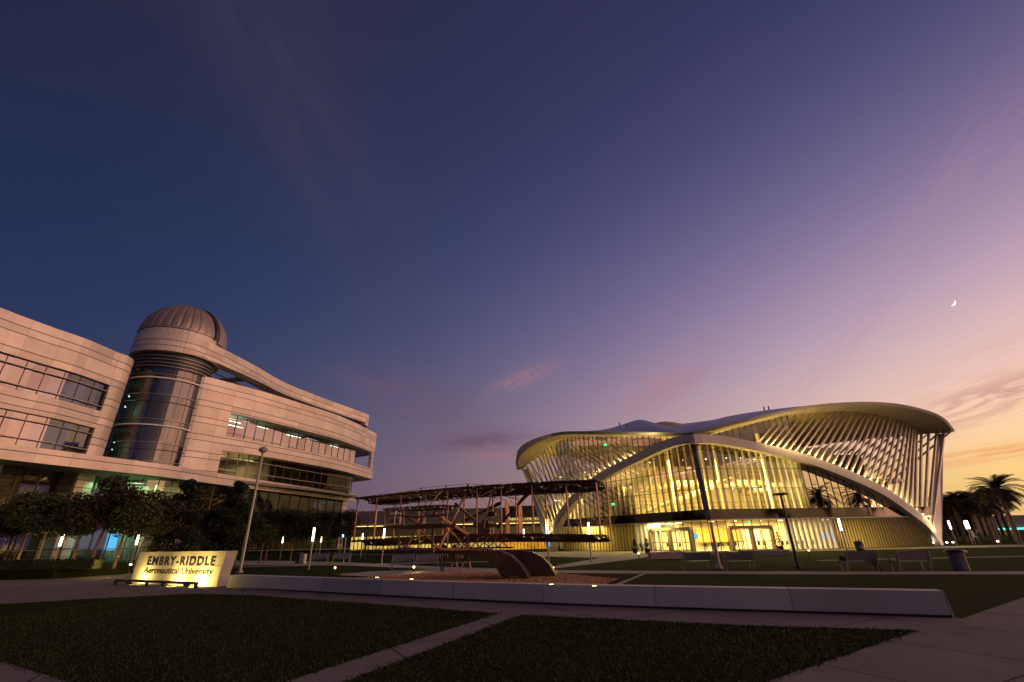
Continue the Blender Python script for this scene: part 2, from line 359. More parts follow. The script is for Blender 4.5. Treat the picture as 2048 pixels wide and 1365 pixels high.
def ground_mat(name, col, joint=0, var=.25, nscale=.6, bump=.3, bs=90, rot=0):
    mt, nt, b = newm(name); b.inputs['Roughness'].default_value = .95; b.inputs['Specular IOR Level'].default_value = .03 if joint == 0 else .15
    t = nt.nodes.new('ShaderNodeTexCoord'); n = nt.nodes.new('ShaderNodeTexNoise'); n.inputs['Scale'].default_value = nscale; n.inputs['Detail'].default_value = 8
    nt.links.new(t.outputs['Object'], n.inputs['Vector'])
    n3 = nt.nodes.new('ShaderNodeTexNoise'); n3.inputs['Scale'].default_value = bs; n3.inputs['Detail'].default_value = 3; nt.links.new(t.outputs['Object'], n3.inputs['Vector'])
    k = mth(nt, 'MULTIPLY', mth(nt, 'MULTIPLY_ADD', n.outputs[0], 2*var, 1-var), mth(nt, 'MULTIPLY_ADD', n3.outputs[0], .9, .55))
    if joint:
        mp = nt.nodes.new('ShaderNodeMapping'); mp.inputs['Rotation'].default_value = (0, 0, rot); nt.links.new(t.outputs['Object'], mp.inputs[0])
        s = nt.nodes.new('ShaderNodeSeparateXYZ'); nt.links.new(mp.outputs[0], s.inputs[0])
        g = mth(nt, 'MAXIMUM', mth(nt, 'LESS_THAN', mth(nt, 'FLOORED_MODULO', s.outputs[0], joint), .035), mth(nt, 'LESS_THAN', mth(nt, 'FLOORED_MODULO', s.outputs[1], joint*1.3), .035))
        k = mth(nt, 'MULTIPLY', k, mth(nt, 'SUBTRACT', 1.0, mth(nt, 'MULTIPLY', g, .75)))
    nt.links.new(vmth(nt, 'SCALE', tuple(col), None, k), b.inputs['Base Color'])
    bp = nt.nodes.new('ShaderNodeBump'); bp.inputs['Strength'].default_value = bump; bp.inputs['Distance'].default_value = .02
    nt.links.new(n3.outputs[0], bp.inputs['Height']); nt.links.new(bp.outputs[0], b.inputs['Normal']); return mt
M['pave'] = ground_mat('concrete_paving', (.175, .168, .150), 2.4, .38, .9, .3, 60, R(-28))
M['path'] = ground_mat('pale_path', (.32, .295, .255), 2.4, .1, .5, .1, 60)
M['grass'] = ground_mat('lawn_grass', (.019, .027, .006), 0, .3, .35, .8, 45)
M['gravel'] = ground_mat('tan_gravel', (.42, .25, .13), 0, .25, 1.5, 1.0, 24)
#@@SETTING
# ================================================================ GROUND
def sheet(name, pts, mat, z, label, kind='structure', sub=None):
    b = MB(); b.face([Vector((p[0], p[1], z)) for p in pts])
    o = b.build(name, mat)
    if o.data.polygons[0].normal.z < 0: o.data.flip_normals()
    return tag(o, label, None, None, kind)
def G(*pts): return [atZ(x, y, 0).to_2d() for x, y in pts]
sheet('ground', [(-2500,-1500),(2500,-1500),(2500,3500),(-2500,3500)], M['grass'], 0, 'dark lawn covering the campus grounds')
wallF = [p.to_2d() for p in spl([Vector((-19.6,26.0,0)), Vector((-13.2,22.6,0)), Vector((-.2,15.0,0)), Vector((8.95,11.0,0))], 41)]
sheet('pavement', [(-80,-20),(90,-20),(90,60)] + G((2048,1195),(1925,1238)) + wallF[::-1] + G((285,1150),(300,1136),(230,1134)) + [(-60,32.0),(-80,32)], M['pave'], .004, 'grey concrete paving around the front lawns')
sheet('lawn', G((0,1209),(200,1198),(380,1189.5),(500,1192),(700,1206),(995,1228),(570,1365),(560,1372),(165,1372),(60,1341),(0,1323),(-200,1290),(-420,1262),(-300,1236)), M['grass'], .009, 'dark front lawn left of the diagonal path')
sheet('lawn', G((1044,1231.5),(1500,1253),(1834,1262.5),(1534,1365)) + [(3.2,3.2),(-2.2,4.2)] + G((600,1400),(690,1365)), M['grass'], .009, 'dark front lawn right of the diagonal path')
sheet('lawn', G((-700,1150),(-100,1139),(94,1138.5),(211,1140.5),(94,1149.5),(0,1158),(-150,1166),(-500,1170)), M['grass'], .009, 'narrow dark lawn wedge left of the lit sign')
sheet('path', G((290,1122),(480,1120),(700,1125.5),(900,1135),(1100,1141),(1400,1143),(1700,1144),(2048,1143.5),(2500,1142),(2500,1149),(2048,1149.5),(1640,1149.5),(1400,1148.5),(1100,1146.5),(900,1141),(700,1131.5),(480,1131),(290,1136)), M['path'], .006, 'pale path running along the benches')
sheet('path', G((1105,1138),(1260,1120),(1305,1113),(1400,1107),(1480,1105),(1290,1105),(1240,1110),(1115,1131)), M['path'], .010, 'pale diagonal path leading to the arena doors')
sheet('path', G((1040,1112.5),(1240,1117.5),(1262,1112),(1230,1107.5),(1130,1108)), M['path'], .013, 'short pale path beside the arena glass')
sheet('path', G((1222,1172),(1285,1148),(1292,1148),(1236,1172)), M['path'], .005, 'thin concrete edging strip beside the gravel bed')
sheet('plaza', [(2,52),(60,52),(130,60),(130,66),(62,59.5),(22,56.6),(9,70),(-60,88),(-60,84),(2,70)], M['path'], .016, 'paved apron in front of the arena')
sheet('plaza', G((676,1150),(740,1143.5),(850,1140),(1000,1140),(1065,1141),(1090,1149),(900,1154),(800,1156),(690,1152)), M['path'], .012, 'pale round plaza beside the aircraft sculpture')
sheet('path', [(20,33.5),(80,33.5),(80,34.3),(20,34.3)], M['path'], .007, 'thin path line crossing the far right lawn')
sheet('path', [(-30,42.5),(-2,42.5),(-2,43.6),(-30,43.6)], M['path'], .007, 'thin path line behind the left benches')

def kerb(name, px, z0, h, wd, mat, label):
    pass
# gravel: bed sheet plus loose stones
gpoly = G((712,1157),(800,1152),(880,1147.5),(960,1145.5),(1060,1147),(1130,1149),(1236,1159),(1218,1166),(1205,1180),(1100,1192),(900,1180),(760,1166))
sheet('gravel_bed', gpoly, M['gravel'], .014, 'tan gravel bed under the aircraft sculpture', 'structure')
def inpoly(p, poly):
    c = False; n = len(poly)
    for i in range(n):
        a, b = poly[i], poly[(i+1)%n]
        if (a[1] > p[1]) != (b[1] > p[1]) and p[0] < (b[0]-a[0])*(p[1]-a[1])/(b[1]-a[1])+a[0]: c = not c
    return c
b = MB(); xs = [p[0] for p in gpoly]; ys = [p[1] for p in gpoly]; n = 0
while n < 9000:
    x, y = random.uniform(min(xs), max(xs)), random.uniform(min(ys), max(ys))
    if not inpoly((x, y), gpoly): continue
    n += 1; s_ = random.uniform(.02, .055); a = random.uniform(0, 6.3)
    q = [Vector((x+s_*math.cos(a+k*2.09), y+s_*math.sin(a+k*2.09), .012)) for k in range(3)]; t = Vector((x, y, .02+s_*random.uniform(.5, 1.1)))
    for k in range(3): b.face([q[k], q[(k+1)%3], t])
tag(b.build('gravel_stones', M['gravel']), 'loose tan gravel stones beneath the aircraft sculpture', 'gravel', None, 'stuff')
# grass blades on the near lawns
b = MB()
lawns = [[tuple(v.co[:2]) for v in o.data.vertices] for o in C.objects if o.name.startswith('lawn')][:2]
for poly in lawns:
    xs = [p[0] for p in poly]; ys = [p[1] for p in poly]; n = 0
    while n < 38000:
        x = random.uniform(max(min(xs), -14), min(max(xs), 14)); y = min(ys) + (max(ys)-min(ys))*random.random()**1.5
        if y < 3 or not inpoly((x, y), poly): n += .02; continue
        n += 1; a = random.uniform(0, 6.3); h = random.uniform(.012, .03)*(1+y*.02); wd = .003+.0006*y
        dx, dy = math.cos(a), math.sin(a); l = random.uniform(-.6, .6)*h
        b.face([(x-dx*wd, y-dy*wd, .008), (x+dx*wd, y+dy*wd, .008), (x+dy*l, y-dx*l, .008+h)])
for poly in lawns:                                       # ragged edge growing over the paving
    for i in range(len(poly)):
        p0, p1 = Vector(poly[i]), Vector(poly[(i+1)%len(poly)]); L_ = (p1-p0).length
        for _ in range(int(min(L_*70, 2500))):
            q = p0.lerp(p1, random.random()) + Vector((random.gauss(0,.05), random.gauss(0,.05)))
            if q.y < 3 or abs(q.x) > 16: continue
            a = random.uniform(0, 6.3); h = random.uniform(.012, .035); wd = .004+.0007*q.y; dx, dy = math.cos(a), math.sin(a)
            b.face([(q.x-dx*wd, q.y-dy*wd, .006), (q.x+dx*wd, q.y+dy*wd, .006), (q.x+dy*h*.7, q.y-dx*h*.7, .008+h)])
M['blade'] = foliage('grass_blades', (.023, .035, .008))
tag(b.build('grass_blades', M['blade']), 'short dark grass growing on the front lawns', 'grass', None, 'stuff')
# raised planting terrace on the left
b = MB(); b.prism([(-75,31.2),(-28.5,31.2),(-27.2,35),(-30,46),(-36,50),(-75,50)], -.2, .55)
tag(b.build('terrace', M['grass'], bevel=.05), 'raised planted terrace in front of the white building', None, None, 'structure')

# ================================================================ low seat wall and sign
b = MB(); Wl = [Vector((*p, 0)) for p in wallF]
i0 = 10
b.wall([p.to_2d() for p in Wl[i0:]], 0, .49, .42, 0)
seat = b.build('seat_wall', None or M['coping'])
# joints
mt = cladding('seat_wall_concrete', (.56, .53, .46), 50, 49, 3.05, .8, 0); seat.data.materials[0] = mt
tag(seat, 'long low curving concrete seat wall between the lawns', 'wall')
e0, e1 = Wl[-1], Wl[-1] + (Wl[-1]-Wl[-2]).normalized()*.42
tdir = (Wl[-1]-Wl[-2]).normalized(); nd = Vector((-tdir.y, tdir.x, 0))
b = MB(); b.plate([e0+tdir*.012, e0+tdir*.06, e0+tdir*.02+Vector((0,0,.492)), e0+tdir*.012+Vector((0,0,.492))], nd*.42)
b.build('sloped_end_block', M['conc'], seat)
b = MB(); b.wall([(p - nd*.03).to_2d() for p in Wl[i0:]], .005, .05, .03); b.build('painted_shade_strip', M['dark'], seat)  # dark strip stands in for the shade of a gap at the wall foot

sd = (Wl[i0]-Wl[0]).normalized(); sn = Vector((sd.y, -sd.x, 0))     # along the wall, towards the viewer
S0 = Wl[0] + sd*.35
def hit(px, py, P0=None, dirn=None):        # point of the sign plane under a pixel
    d = pray(px, py); P0 = P0 or S0; k = ((P0-CAM).dot(sn))/d.dot(sn); return CAM + d*k
SP = [hit(261,1168), hit(283,1102), hit(456,1105.5), hit(441,1147.5)]
zb = .02
A = Vector((SP[0].x, SP[0].y, zb)); ztop = (SP[1].z + SP[2].z)/2
B = Vector((SP[1].x, SP[1].y, ztop)); Cc = Vector((SP[2].x, SP[2].y, ztop)); Dd = Vector((SP[3].x, SP[3].y, SP[3].z)); Db = Vector((SP[3].x, SP[3].y, zb))
sign = thing('monument_sign', 'floodlit slanted concrete sign block with university name', 'sign', A)
b = MB(); b.plate([p + sn*.05 - A for p in (A, Db, Dd, Cc, B)], -sn*.5)
b.build('sign_block', M['conc'], sign, bevel=.015)
b = MB(); zl = hit(360,1131).z; b.bar(A.lerp(B, .55)+sn*.052-A+Vector((0,0,zl-A.lerp(B,.55).z)), Vector((Cc.x, Cc.y, zl))+sn*.052-A-sd*.06, .012, .01, (0,0,1)); b.build('panel_joint', M['dark'], sign)
def text(s, p0, p1, h, mat, parent, off, ext, name, shear=0, origin=None, track=1.0):
    cu = bpy.data.curves.new(name, 'FONT'); cu.body = s; cu.size = 1; cu.offset = off; cu.extrude = .02; cu.shear = shear; cu.resolution_u = 3; cu.space_character = track
    o = bpy.data.objects.new(name, cu); C.objects.link(o); bpy.context.view_layer.update()
    me = bpy.data.meshes.new_from_object(o.evaluated_get(bpy.context.evaluated_depsgraph_get())); C.objects.unlink(o); bpy.data.objects.remove(o)
    vs = me.vertices; x0 = min(v.co.x for v in vs); x1 = max(v.co.x for v in vs); y0 = 0; y1 = max(v.co.y for v in vs)
    L = (p1-p0).length; ux = (p1-p0).normalized(); uz = Vector((0,0,1)); un = ux.cross(uz).normalized()
    for v in vs:
        v.co = p0 + ux*((v.co.x-x0)/(x1-x0)*L) + uz*((v.co.y-y0)/(y1-y0)*h) + un*(ext*(v.co.z/.02*.5+.5)) - (origin or Vector((0,0,0)))
    me.materials.clear(); me.materials.append(mat); ob = bpy.data.objects.new(name, me); C.objects.link(ob); ob.parent = parent; return ob
t0 = hit(296,1129.5)+sn*.053; t1 = hit(431,1133.5)+sn*.053; t1.z = t0.z; zt = hit(360,1113).z
text('EMBRY-RIDDLE', t0, t1, zt-t0.z, M['navy'], sign, .042, .008, 'lettering', 0, A, 1.22)
t0 = hit(289,1146)+sn*.053; t1 = hit(427,1151)+sn*.053; t1.z = t0.z; zt = hit(330,1134.5).z
text('Aeronautical University', t0, t1, (zt-t0.z), M['browntext'], sign, .022, .006, 'lettering', 0, A, 1.0)
# uplight rail
q = [hit(240,1163,S0+sn*.75)]; r0 = Vector((*(S0+sn*.75-sd*.15).to_2d(), .0)); r1 = r0 + sd*6.9
ul = thing('uplight_rail', 'dark raised rail of floodlights in front of the lit sign', 'light fixture', r0)
b = MB(); b.bar(Vector((0,0,.21)), r1-r0+Vector((0,0,.21)), .12, .10); b.build('rail', M['dark'], ul)
for k, s_ in enumerate((0.05, 2.9, 6.85)):
    b = MB(); b.bar(sd*s_, sd*s_+Vector((0,0,.16)), .1, .1); b.build('leg', M['dark'], ul)
for k, s_ in enumerate((1.1, 4.2, 6.0)):
    b = MB(); b.box(sd*s_-sn*.08+Vector((0,0,.10)), (.3,.12,.1), Matrix((sd, sn, Vector((0,0,1)))).transposed()); b.build('floodlight', M['dark'], ul)
    tgt = (-sn*.75+Vector((0,0,.5))).normalized()
    lamp('flood_lamp', 'AREA', r0 + sd*s_ - sn*.17 + Vector((0,0,.13)), (42,62,100)[k], (1, .70, .17), None, .35, tgt.to_track_quat('-Z','Y').to_euler(), .08)
# small recessed wall-top lights near the gravel
for i_, (px, py) in enumerate(((754,1157),(823,1160.5),(1103,1171.5),(1189,1174.5))):
    p = atZ(px, py, .49)
    o = thing('wall_marker_light', ['faint marker light on the wall top left of the gravel','faint marker light on the wall top at the gravel edge','bright marker light on the wall below the plinth','bright marker light on the wall at the gravel bed right end'][i_], 'light', p)
    b = MB(); b.box((0,0,.012), (.16,.06,.024)); b.build('housing', M['dark'], o)
    b = MB(); b.box((0,0,.028), (.11,.035,.008)); b.build('lens', M['spot'] if i_ > 1 else M['strip'], o)
# ================================================================ WHITE SCIENCE BUILDING (left)
sb = thing('science_building', 'curved white panelled building with dark tower and observatory dome', 'building', (0,0,0))
def V2(*a): return [Vector((x, y, 0)) for x, y in a]
LW = spl(V2((-45.5,4),(-43.4,22),(-42.2,33.1),(-41.9,35),(-41.3,37.7),(-40.7,39.7),(-40.4,43.6)), 40)
TC = Vector((-40.4, 51.1, 0))
def arc(c, r, a0, a1, n): return [c + Vector((math.cos(R(a0+(a1-a0)*i/(n-1)))*r, math.sin(R(a0+(a1-a0)*i/(n-1)))*r, 0)) for i in range(n)]
def offp(P, d):
    o = []
    for i in range(len(P)):
        t = (P[min(i+1, len(P)-1)]-P[max(i-1, 0)]).normalized(); o.append(P[i] + Vector((-t.y, t.x, 0))*d)
    return o
def glassband(name, plan, z0, z1, mat, parent, pane, mats=None, rails=(), mw=.05, railout=.0, split=False):
    b = MB(); u = 0
    for i in range(len(plan)-1):
        l = (plan[i+1]-plan[i]).length; a, c_ = plan[i], plan[i+1]
        b.face([(a.x,a.y,z0),(c_.x,c_.y,z0),(c_.x,c_.y,z1),(a.x,a.y,z1)], [(u,z0),(u+l,z0),(u+l,z1),(u,z1)]); u += l
    g = b.build(name, mat, parent)
    n = max(2, int(round(plen(plan)/pane))+1); Q = resample(plan, n); b = MB()
    for i, p in enumerate(Q):
        t = (Q[min(i+1, n-1)]-Q[max(i-1, 0)]).normalized()
        b.bar(p+Vector((0,0,z0)), p+Vector((0,0,z1)), mw, mw*1.6, t)
        if split: b.build('mullion', M['mull'], g); b = MB()
    if not split: b.build('mullion', M['mull'], g)
    for z in rails:
        b = MB(); b.wall(offp(plan, -railout), z-.035, z+.035, max(.06, railout)); b.build('sunshade_rail', M['rail'] if railout else M['mull'], g)
    return g
def cband(name, plan, z0, z1, th=.35):
    b = MB(); b.wall(plan, z0, z1, th); return b.build(name, M['clad'], sb)
# left wing
cband('parapet_band', LW, 16.66, 20.07, .5)
cband('spandrel_band', LW, 12.33, 13.98, .5)
glassband('window_ribbon', offp(LW, .28), 13.98, 16.66, M['bglass'], sb, 1.45, rails=(16.0, 14.42), railout=.26)
glassband('window_ribbon', offp(LW, .28), 9.5, 12.33, M['bglass'], sb, 1.45, rails=(11.75, 10.25), railout=.26)
EC = spl(V2((-40.4,43.5),(-40.25,44.4),(-40.6,45.5),(-41.6,46.5),(-43.2,47.0),(-46,47.2)), 22)
cband('rounded_end_column', EC, 0, 20.09, .3)
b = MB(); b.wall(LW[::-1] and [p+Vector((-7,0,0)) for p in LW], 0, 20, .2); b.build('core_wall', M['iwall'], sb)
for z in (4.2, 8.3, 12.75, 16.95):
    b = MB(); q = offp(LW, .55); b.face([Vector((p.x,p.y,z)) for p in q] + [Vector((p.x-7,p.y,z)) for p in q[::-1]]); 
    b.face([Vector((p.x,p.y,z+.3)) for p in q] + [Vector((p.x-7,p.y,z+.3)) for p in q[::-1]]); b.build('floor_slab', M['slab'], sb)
b = MB(); q = offp(LW, .2); b.face([Vector((p.x,p.y,19.5)) for p in q] + [Vector((p.x-30,p.y,19.5)) for p in q[::-1]]); b.build('roof', M['roofmetal'], sb)
b = MB(); b.prism([(-52,38),(-47,38),(-47,47),(-52,47)], 19.5, 21.6); b.build('penthouse', M['clad'], sb)
# tower
TA = arc(TC, 3.85, -200, 20, 45)
glassband('tower_glass', TA, 8.6, 21.9, M['tglass'], sb, .95, mw=.04)
for z, h, o_, mt_ in [(21.35,.06,.25,'rail'),(20.95,.06,.25,'rail'),(20.55,.06,.25,'rail'),(20.15,.06,.25,'rail'),(19.25,.05,.14,'rail'),(18.8,.13,.22,'white'),(16.97,.05,.14,'rail'),(16.2,.06,.16,'mull'),(14.25,.05,.14,'rail'),(13.6,.13,.22,'white'),(11.8,.05,.14,'rail'),(11.1,.06,.16,'mull'),(9.9,.05,.14,'rail')]:
    b = MB(); b.wall(arc(TC, 3.85+o_, -200, 20, 45), z-h/2, z+h/2, o_); b.build('ring_rail', M[mt_], sb)
b = MB(); b.wall(arc(TC, 3.93, -200, 20, 30), 19.95, 21.85, .1); b.build('louvre_backing', M['dark'], sb)
for z in (4.2, 8.3, 13.3, 18.5):
    b = MB(); P_ = arc(TC, 3.7, -180, 180, 33)[:-1]; b.prism([(p.x,p.y) for p in P_], z, z+.3); b.build('floor_slab', M['slab'], sb)
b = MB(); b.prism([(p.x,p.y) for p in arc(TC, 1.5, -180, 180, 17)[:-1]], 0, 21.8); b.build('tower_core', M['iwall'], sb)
# roof band: drum front running into the long floating beam
RBm = spl(V2((-58,60),(-51,56.6),(-47.2,54.6),(-45.2,52.6)), 14)[:-1] + arc(TC, 4.45, -195, -28, 30) + spl(V2((-36.3,49.4),(-35.7,52),(-34.9,58),(-34.2,65.6),(-31.6,74),(-28.6,82),(-27.7,84.3)), 30)[1:]
NRB = len(RBm); b = MB(); b.wall(RBm, lambda i: 21.85 if i < 40 else min(22.3, 21.85+.45*(i-40)/12), 24.0, 1.5); b.build('roof_band', M['clad'], sb)
endc = spl(V2((-27.7,84.3),(-27.5,85.3),(-28.2,86.3),(-30,87),(-40,89)), 14); cband('roof_band', endc, 21.85, 24.0, 1.0)
b = MB(); P_ = arc(TC, 4.36, -180, 180, 41)[:-1]; b.prism([(p.x,p.y) for p in P_], 23.2, 24.65)
# uv for cladding
o = b.build('drum_ring', P('drum_panel', (.58,.52,.48), .42, .15, .08, .5), sb)
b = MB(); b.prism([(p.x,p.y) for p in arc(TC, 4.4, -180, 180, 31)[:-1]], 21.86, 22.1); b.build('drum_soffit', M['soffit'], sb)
for i, k in enumerate((40, 46, 53, 60, 66)):
    p = RBm[min(k+4, len(RBm)-1)]; b = MB(); b.bar((p.x-.8,p.y,22.6), (p.x-14,p.y+1.5,22.6), .5, .5); b.build('trellis_beam', M['bldg2'], sb)
for k in range(5):
    b = MB(); Pq = [Vector((p.x-2.6-k*1.9, p.y, 22.75)) for p in RBm[46:-1:3]]; b.tube(Pq, .12, 5); b.build('trellis_bar', M['bldg2'], sb)
b = MB(); b.wall([(-52,52),(-45,60),(-43,72),(-40,86)], 20, 23.9, .3); b.build('penthouse', M['clad'], sb)
# dome with slit
dz = 24.7; Rd = 4.42; dome = None
b = MB(); rows = []; NS = 120
for j in range(15):
    ph_ = R(88*j/14); row = []
    for i in range(NS):
        th_ = 2*math.pi*i/NS; seam = .984 if i % 4 == 0 else 1.0
        rr = Rd*(seam if j > 0 else 1)
        row.append(TC + Vector((rr*math.cos(th_)*math.cos(ph_), rr*math.sin(th_)*math.cos(ph_), dz + rr*math.sin(ph_)*1.02)))
    rows.append(row)
b.grid(rows, sm=False, close=True); b.face([r for r in rows[-1]])
dome = b.build('dome', P('dome_metal', (.34,.28,.25), .45, .45, .12, .6), sb)
# slit rib arc over the dome facing right and shutter beyond it
sa = R(-8); sdir_ = Vector((math.cos(sa), math.sin(sa), 0)); sside = Vector((-sdir_.y, sdir_.x, 0))
for off_, rr, wd, nm, mt_ in ((-.0, 4.5, .30, 'dome_slit', 'dark'),):
    pts = []
    b = MB()
    for j in range(19):
        ph_ = R(-2+92*j/18); p = TC + sside*1.0*0 + sdir_*rr*math.cos(ph_) + Vector((0,0,dz+rr*math.sin(ph_)*1.0)); pts.append(p)
    for j in range(18): b.bar(pts[j], pts[j+1], wd, .12, sside)
    b.build(nm, M['dark'], dome)
b = MB(); rows = []
for j in range(13):
    ph_ = R(-6+70*j/12); row = []
    for i in range(9):
        th_ = sa + R(6+34*i/8); rr = 4.66; row.append(TC + Vector((rr*math.cos(th_)*math.cos(ph_), rr*math.sin(th_)*math.cos(ph_), dz + rr*math.sin(ph_))))
    rows.append(row)
b.grid(rows); rows2 = [[p + (TC+Vector((0,0,dz))-p).normalized()*.28 for p in r] for r in rows]; b.grid(rows2)
for r0_, r1_ in ((rows[0], rows2[0]), (rows[-1], rows2[-1]), ([r[0] for r in rows],[r[0] for r in rows2]), ([r[-1] for r in rows],[r[-1] for r in rows2])): b.grid([r0_, r1_], sm=False)
b.build('dome_shutter', bpy.data.materials['dome_metal'], dome)
# right block
RB = spl(V2((-38.6,50.4),(-37.2,50.4),(-35.9,51.5),(-34.5,54.0),(-32.4,57.8),(-29.8,64),(-27.6,69.7),(-26.2,76.5),(-25.3,83.4)), 60)
def cut(P, y0, y1): return [p for p in P if y0-1e-6 <= p.y <= y1+1e-6]
iR = next(i for i, p in enumerate(RB) if p.y > 54.0)
low_, rest = RB[:iR+1], RB[iR:]
cband('rounded_end', low_, 8.8, 20.07, .5)
cband('upper_band', rest, 16.45, 20.07, 1.5)
cband('lower_band', rest, 12.0, 13.68, 1.5)
ENDb = spl(V2((-25.3,83.4),(-25.4,84.4),(-26.4,85.4),(-30,87.5),(-38,91)), 16)
cband('end_band', ENDb, 16.45, 20.07, .5); cband('end_band', ENDb, 12.0, 13.68, .5)
cband('end_pier', [Vector((-25.32,82.3,0)), Vector((-25.3,83.4,0))], 13.68, 16.45, .5)
g0, g1 = Vector((-34.75,54.2,0)), Vector((-27.1,79.0,0))
glassband('window_ribbon', resample([g0, g1], 12), 13.68, 16.45, glass('mauve_window_glass', (.62,.66,.60), .40, (.92,.72,.82), .03, 1.5, .03, .5), sb, 1.5, rails=(14.2, 16.0), mw=.07, split=True)
g2, g3 = Vector((-34.9,54.3,0)), Vector((-26.9,78.3,0))
glassband('window_ribbon', resample([g2, g3], 12), 9.35, 12.0, M['bglass'] if 0 else glass('dark_window_glass', (.60,.56,.45), .04, (.6,.6,.7), .02, 1.5, .03, .25), sb, 1.5, rails=(11.35, 9.95), railout=.35, mw=.07, split=True)
for z in (8.9, 12.4, 16.9, 20.0):
    b = MB(); P_ = [(-36,53.5)] + [(p.x-.4,p.y) for p in rest if p.y < 80] + [(-40,84),(-50,60)]
    b.prism(P_, z-.3, z); b.build('floor_slab', M['slab'], sb)
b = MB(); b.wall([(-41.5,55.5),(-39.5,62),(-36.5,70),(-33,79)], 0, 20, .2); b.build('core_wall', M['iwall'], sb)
b = MB(); b.wall([(-33.1,78.8),(-27.4,78.8)], 9, 16.6, .15); b.build('light_stop_partition', M['iwall'], sb)  # these inner walls are added to keep each lamp's light local
b = MB(); b.wall([(-39.4,62.3),(-32.6,62.3)], 9, 12.2, .15); b.build('light_stop_partition', M['iwall'], sb)
b = MB(); b.wall([(-38.6,64.3),(-32.2,64.3)], 12.6, 16.8, .15); b.build('light_stop_partition', M['iwall'], sb)
# canopy
CN = spl(V2((-44,16),(-41.6,28),(-39.6,35.2),(-37.3,41.6),(-35.2,47),(-33.9,54),(-32.2,62),(-29.6,72),(-27.3,82)), 60)
cband('canopy_fascia', CN, 8.12, 9.3, .3)
b = MB(); q = offp(CN, .12); back = [(-46,80),(-50,60),(-56,40),(-60,16)]
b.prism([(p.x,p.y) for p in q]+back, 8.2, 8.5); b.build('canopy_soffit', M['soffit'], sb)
b = MB(); q = offp(CN, .3); b.prism([(p.x,p.y) for p in q]+[(-32,82),(-38,60),(-42,47),(-44,16)], 9.0, 9.28); b.build('canopy_top', M['conc'], sb)
# ground storeys
G1 = spl(V2((-46,16),(-43.6,28),(-42.6,36),(-41.9,43.5)), 16)
glassband('ground_glass', G1, .6, 8.2, glass('dark_lobby_glass', (.30,.32,.28), .2, (.7,.6,.6), .04, 1.9, .03, .4), sb, 1.9, rails=(4.4, 7.2), mw=.09)
G2 = arc(TC, 4.6, -150, 0, 24)
glassband('ground_glass', G2, .4, 8.2, glass('green_entrance_glass', (.70,.88,.72), .10, (.8,.9,.9), .02, 1.2, .03, .4), sb, 1.4, rails=(4.4, 6.9), mw=.08)
G3 = resample([Vector((-35.6,53,0)), Vector((-33.4,60,0)), Vector((-28.9,80.5,0))], 16)
glassband('ground_glass', G3, 0, 8.2, glass('dark_ground_glass', (.20,.19,.16), .07, (.5,.5,.6), .02, 1.5, .03, .3), sb, 2.2, rails=(4.3, 6.6), mw=.1)
cband('ground_pier', [Vector((-37.3,49.4,0)), Vector((-36.2,50.8,0)), Vector((-35.6,53,0))], 0, 8.2, .4)
cband('ground_pier', [Vector((-42.6,38.8,0)), Vector((-42.3,40.4,0))], 0, 8.2, .5)
cband('ground_pier', [Vector((-29.0,80.5,0)), Vector((-28.9,83,0)), Vector((-34,86,0))], 0, 8.2, .5)
# lit rooms: tubes and lamps
def tubes(lst, mt_='cool'):
    for p, q in lst:
        b = MB(); b.bar(p, q, .12, .05); b.build('tube_light', M[mt_], sb)
tubes([((-36.6,55.5,16.2),(-35.4,58.4,16.2)), ((-35.4,55.2,16.2),(-34.2,58.0,16.2)), ((-37.6,58,16.2),(-36.6,61,16.2)), ((-34.2,60,16.2),(-33.6,61.8,16.2))])
lamp('room_lamp', 'AREA', (-36,58.8,16.0), 380, (.85,1,.72), None, 3, (0,0,0), 6)
tubes([((-33,66,16.3),(-32,68.4,16.3)),((-29.8,74.5,16.3),(-29.2,76.5,16.3))])
lamp('room_lamp', 'AREA', (-31,72,16.1), 130, (1,.85,.7), None, 2.5, (0,0,0), 9)
tubes([((-36.4,56.0,11.8),(-35.9,57.3,11.8)),((-35.6,58.4,11.8),(-35.1,59.7,11.8)),((-34.9,60.2,11.8),(-34.5,61.3,11.8))], 'strip')
lamp('room_lamp', 'AREA', (-36,58.4,11.6), 420, (1,.78,.38), None, 2.5, (0,0,0), 6)
tubes([((-42.3,48.3,16.9),(-41.9,47.8,16.9)),((-42.6,48.6,15.8),(-42.2,48.1,15.8)),((-42.3,48.3,11.9),(-41.9,47.8,11.9)),((-42.6,48.8,11.2),(-42.2,48.2,11.2))])
lamp('room_lamp', 'POINT', (-42.4,48.9,15.6), 60, (.45,1,.55), None, .4)
lamp('room_lamp', 'POINT', (-42.4,48.9,11.6), 30, (.45,1,.55), None, .4)
b = MB(); b.wall([(-44.2,50.4),(-41.3,49.3)], 13.6, 18.5, .1); b.build('light_stop_partition', M['iwall'], sb)  # added inner walls, hold the green lamp light in the tower room
b = MB(); b.wall([(-44.2,50.4),(-41.3,49.3)], 8.7, 13.3, .1); b.build('light_stop_partition', M['iwall'], sb)
lamp('room_lamp', 'AREA', (-39.2,48.6,7.6), 560, (.55,1,.50), None, 4, (0,0,0), 4)
lamp('room_lamp', 'AREA', (-40.0,50.0,3.9), 500, (.62,1,.70), None, 4, (0,0,0), 4)
lamp('room_lamp', 'AREA', (-45.6,32,3.9), 620, (.5,1,.55), None, 3, (0,0,0), 5)
lamp('room_lamp', 'AREA', (-45,39,7.6), 50, (1,.7,.35), None, 3, (0,0,0), 5)
tubes([((-43.6,37.5,7.5),(-43.2,39.5,7.5)),((-44.6,38.5,7.5),(-44.2,40.5,7.5))], 'strip')
b = MB(); b.box((-39.6,48.6,2.3), (1.0,.1,1.6)); b.build('wall_screen', M['screen'], sb)
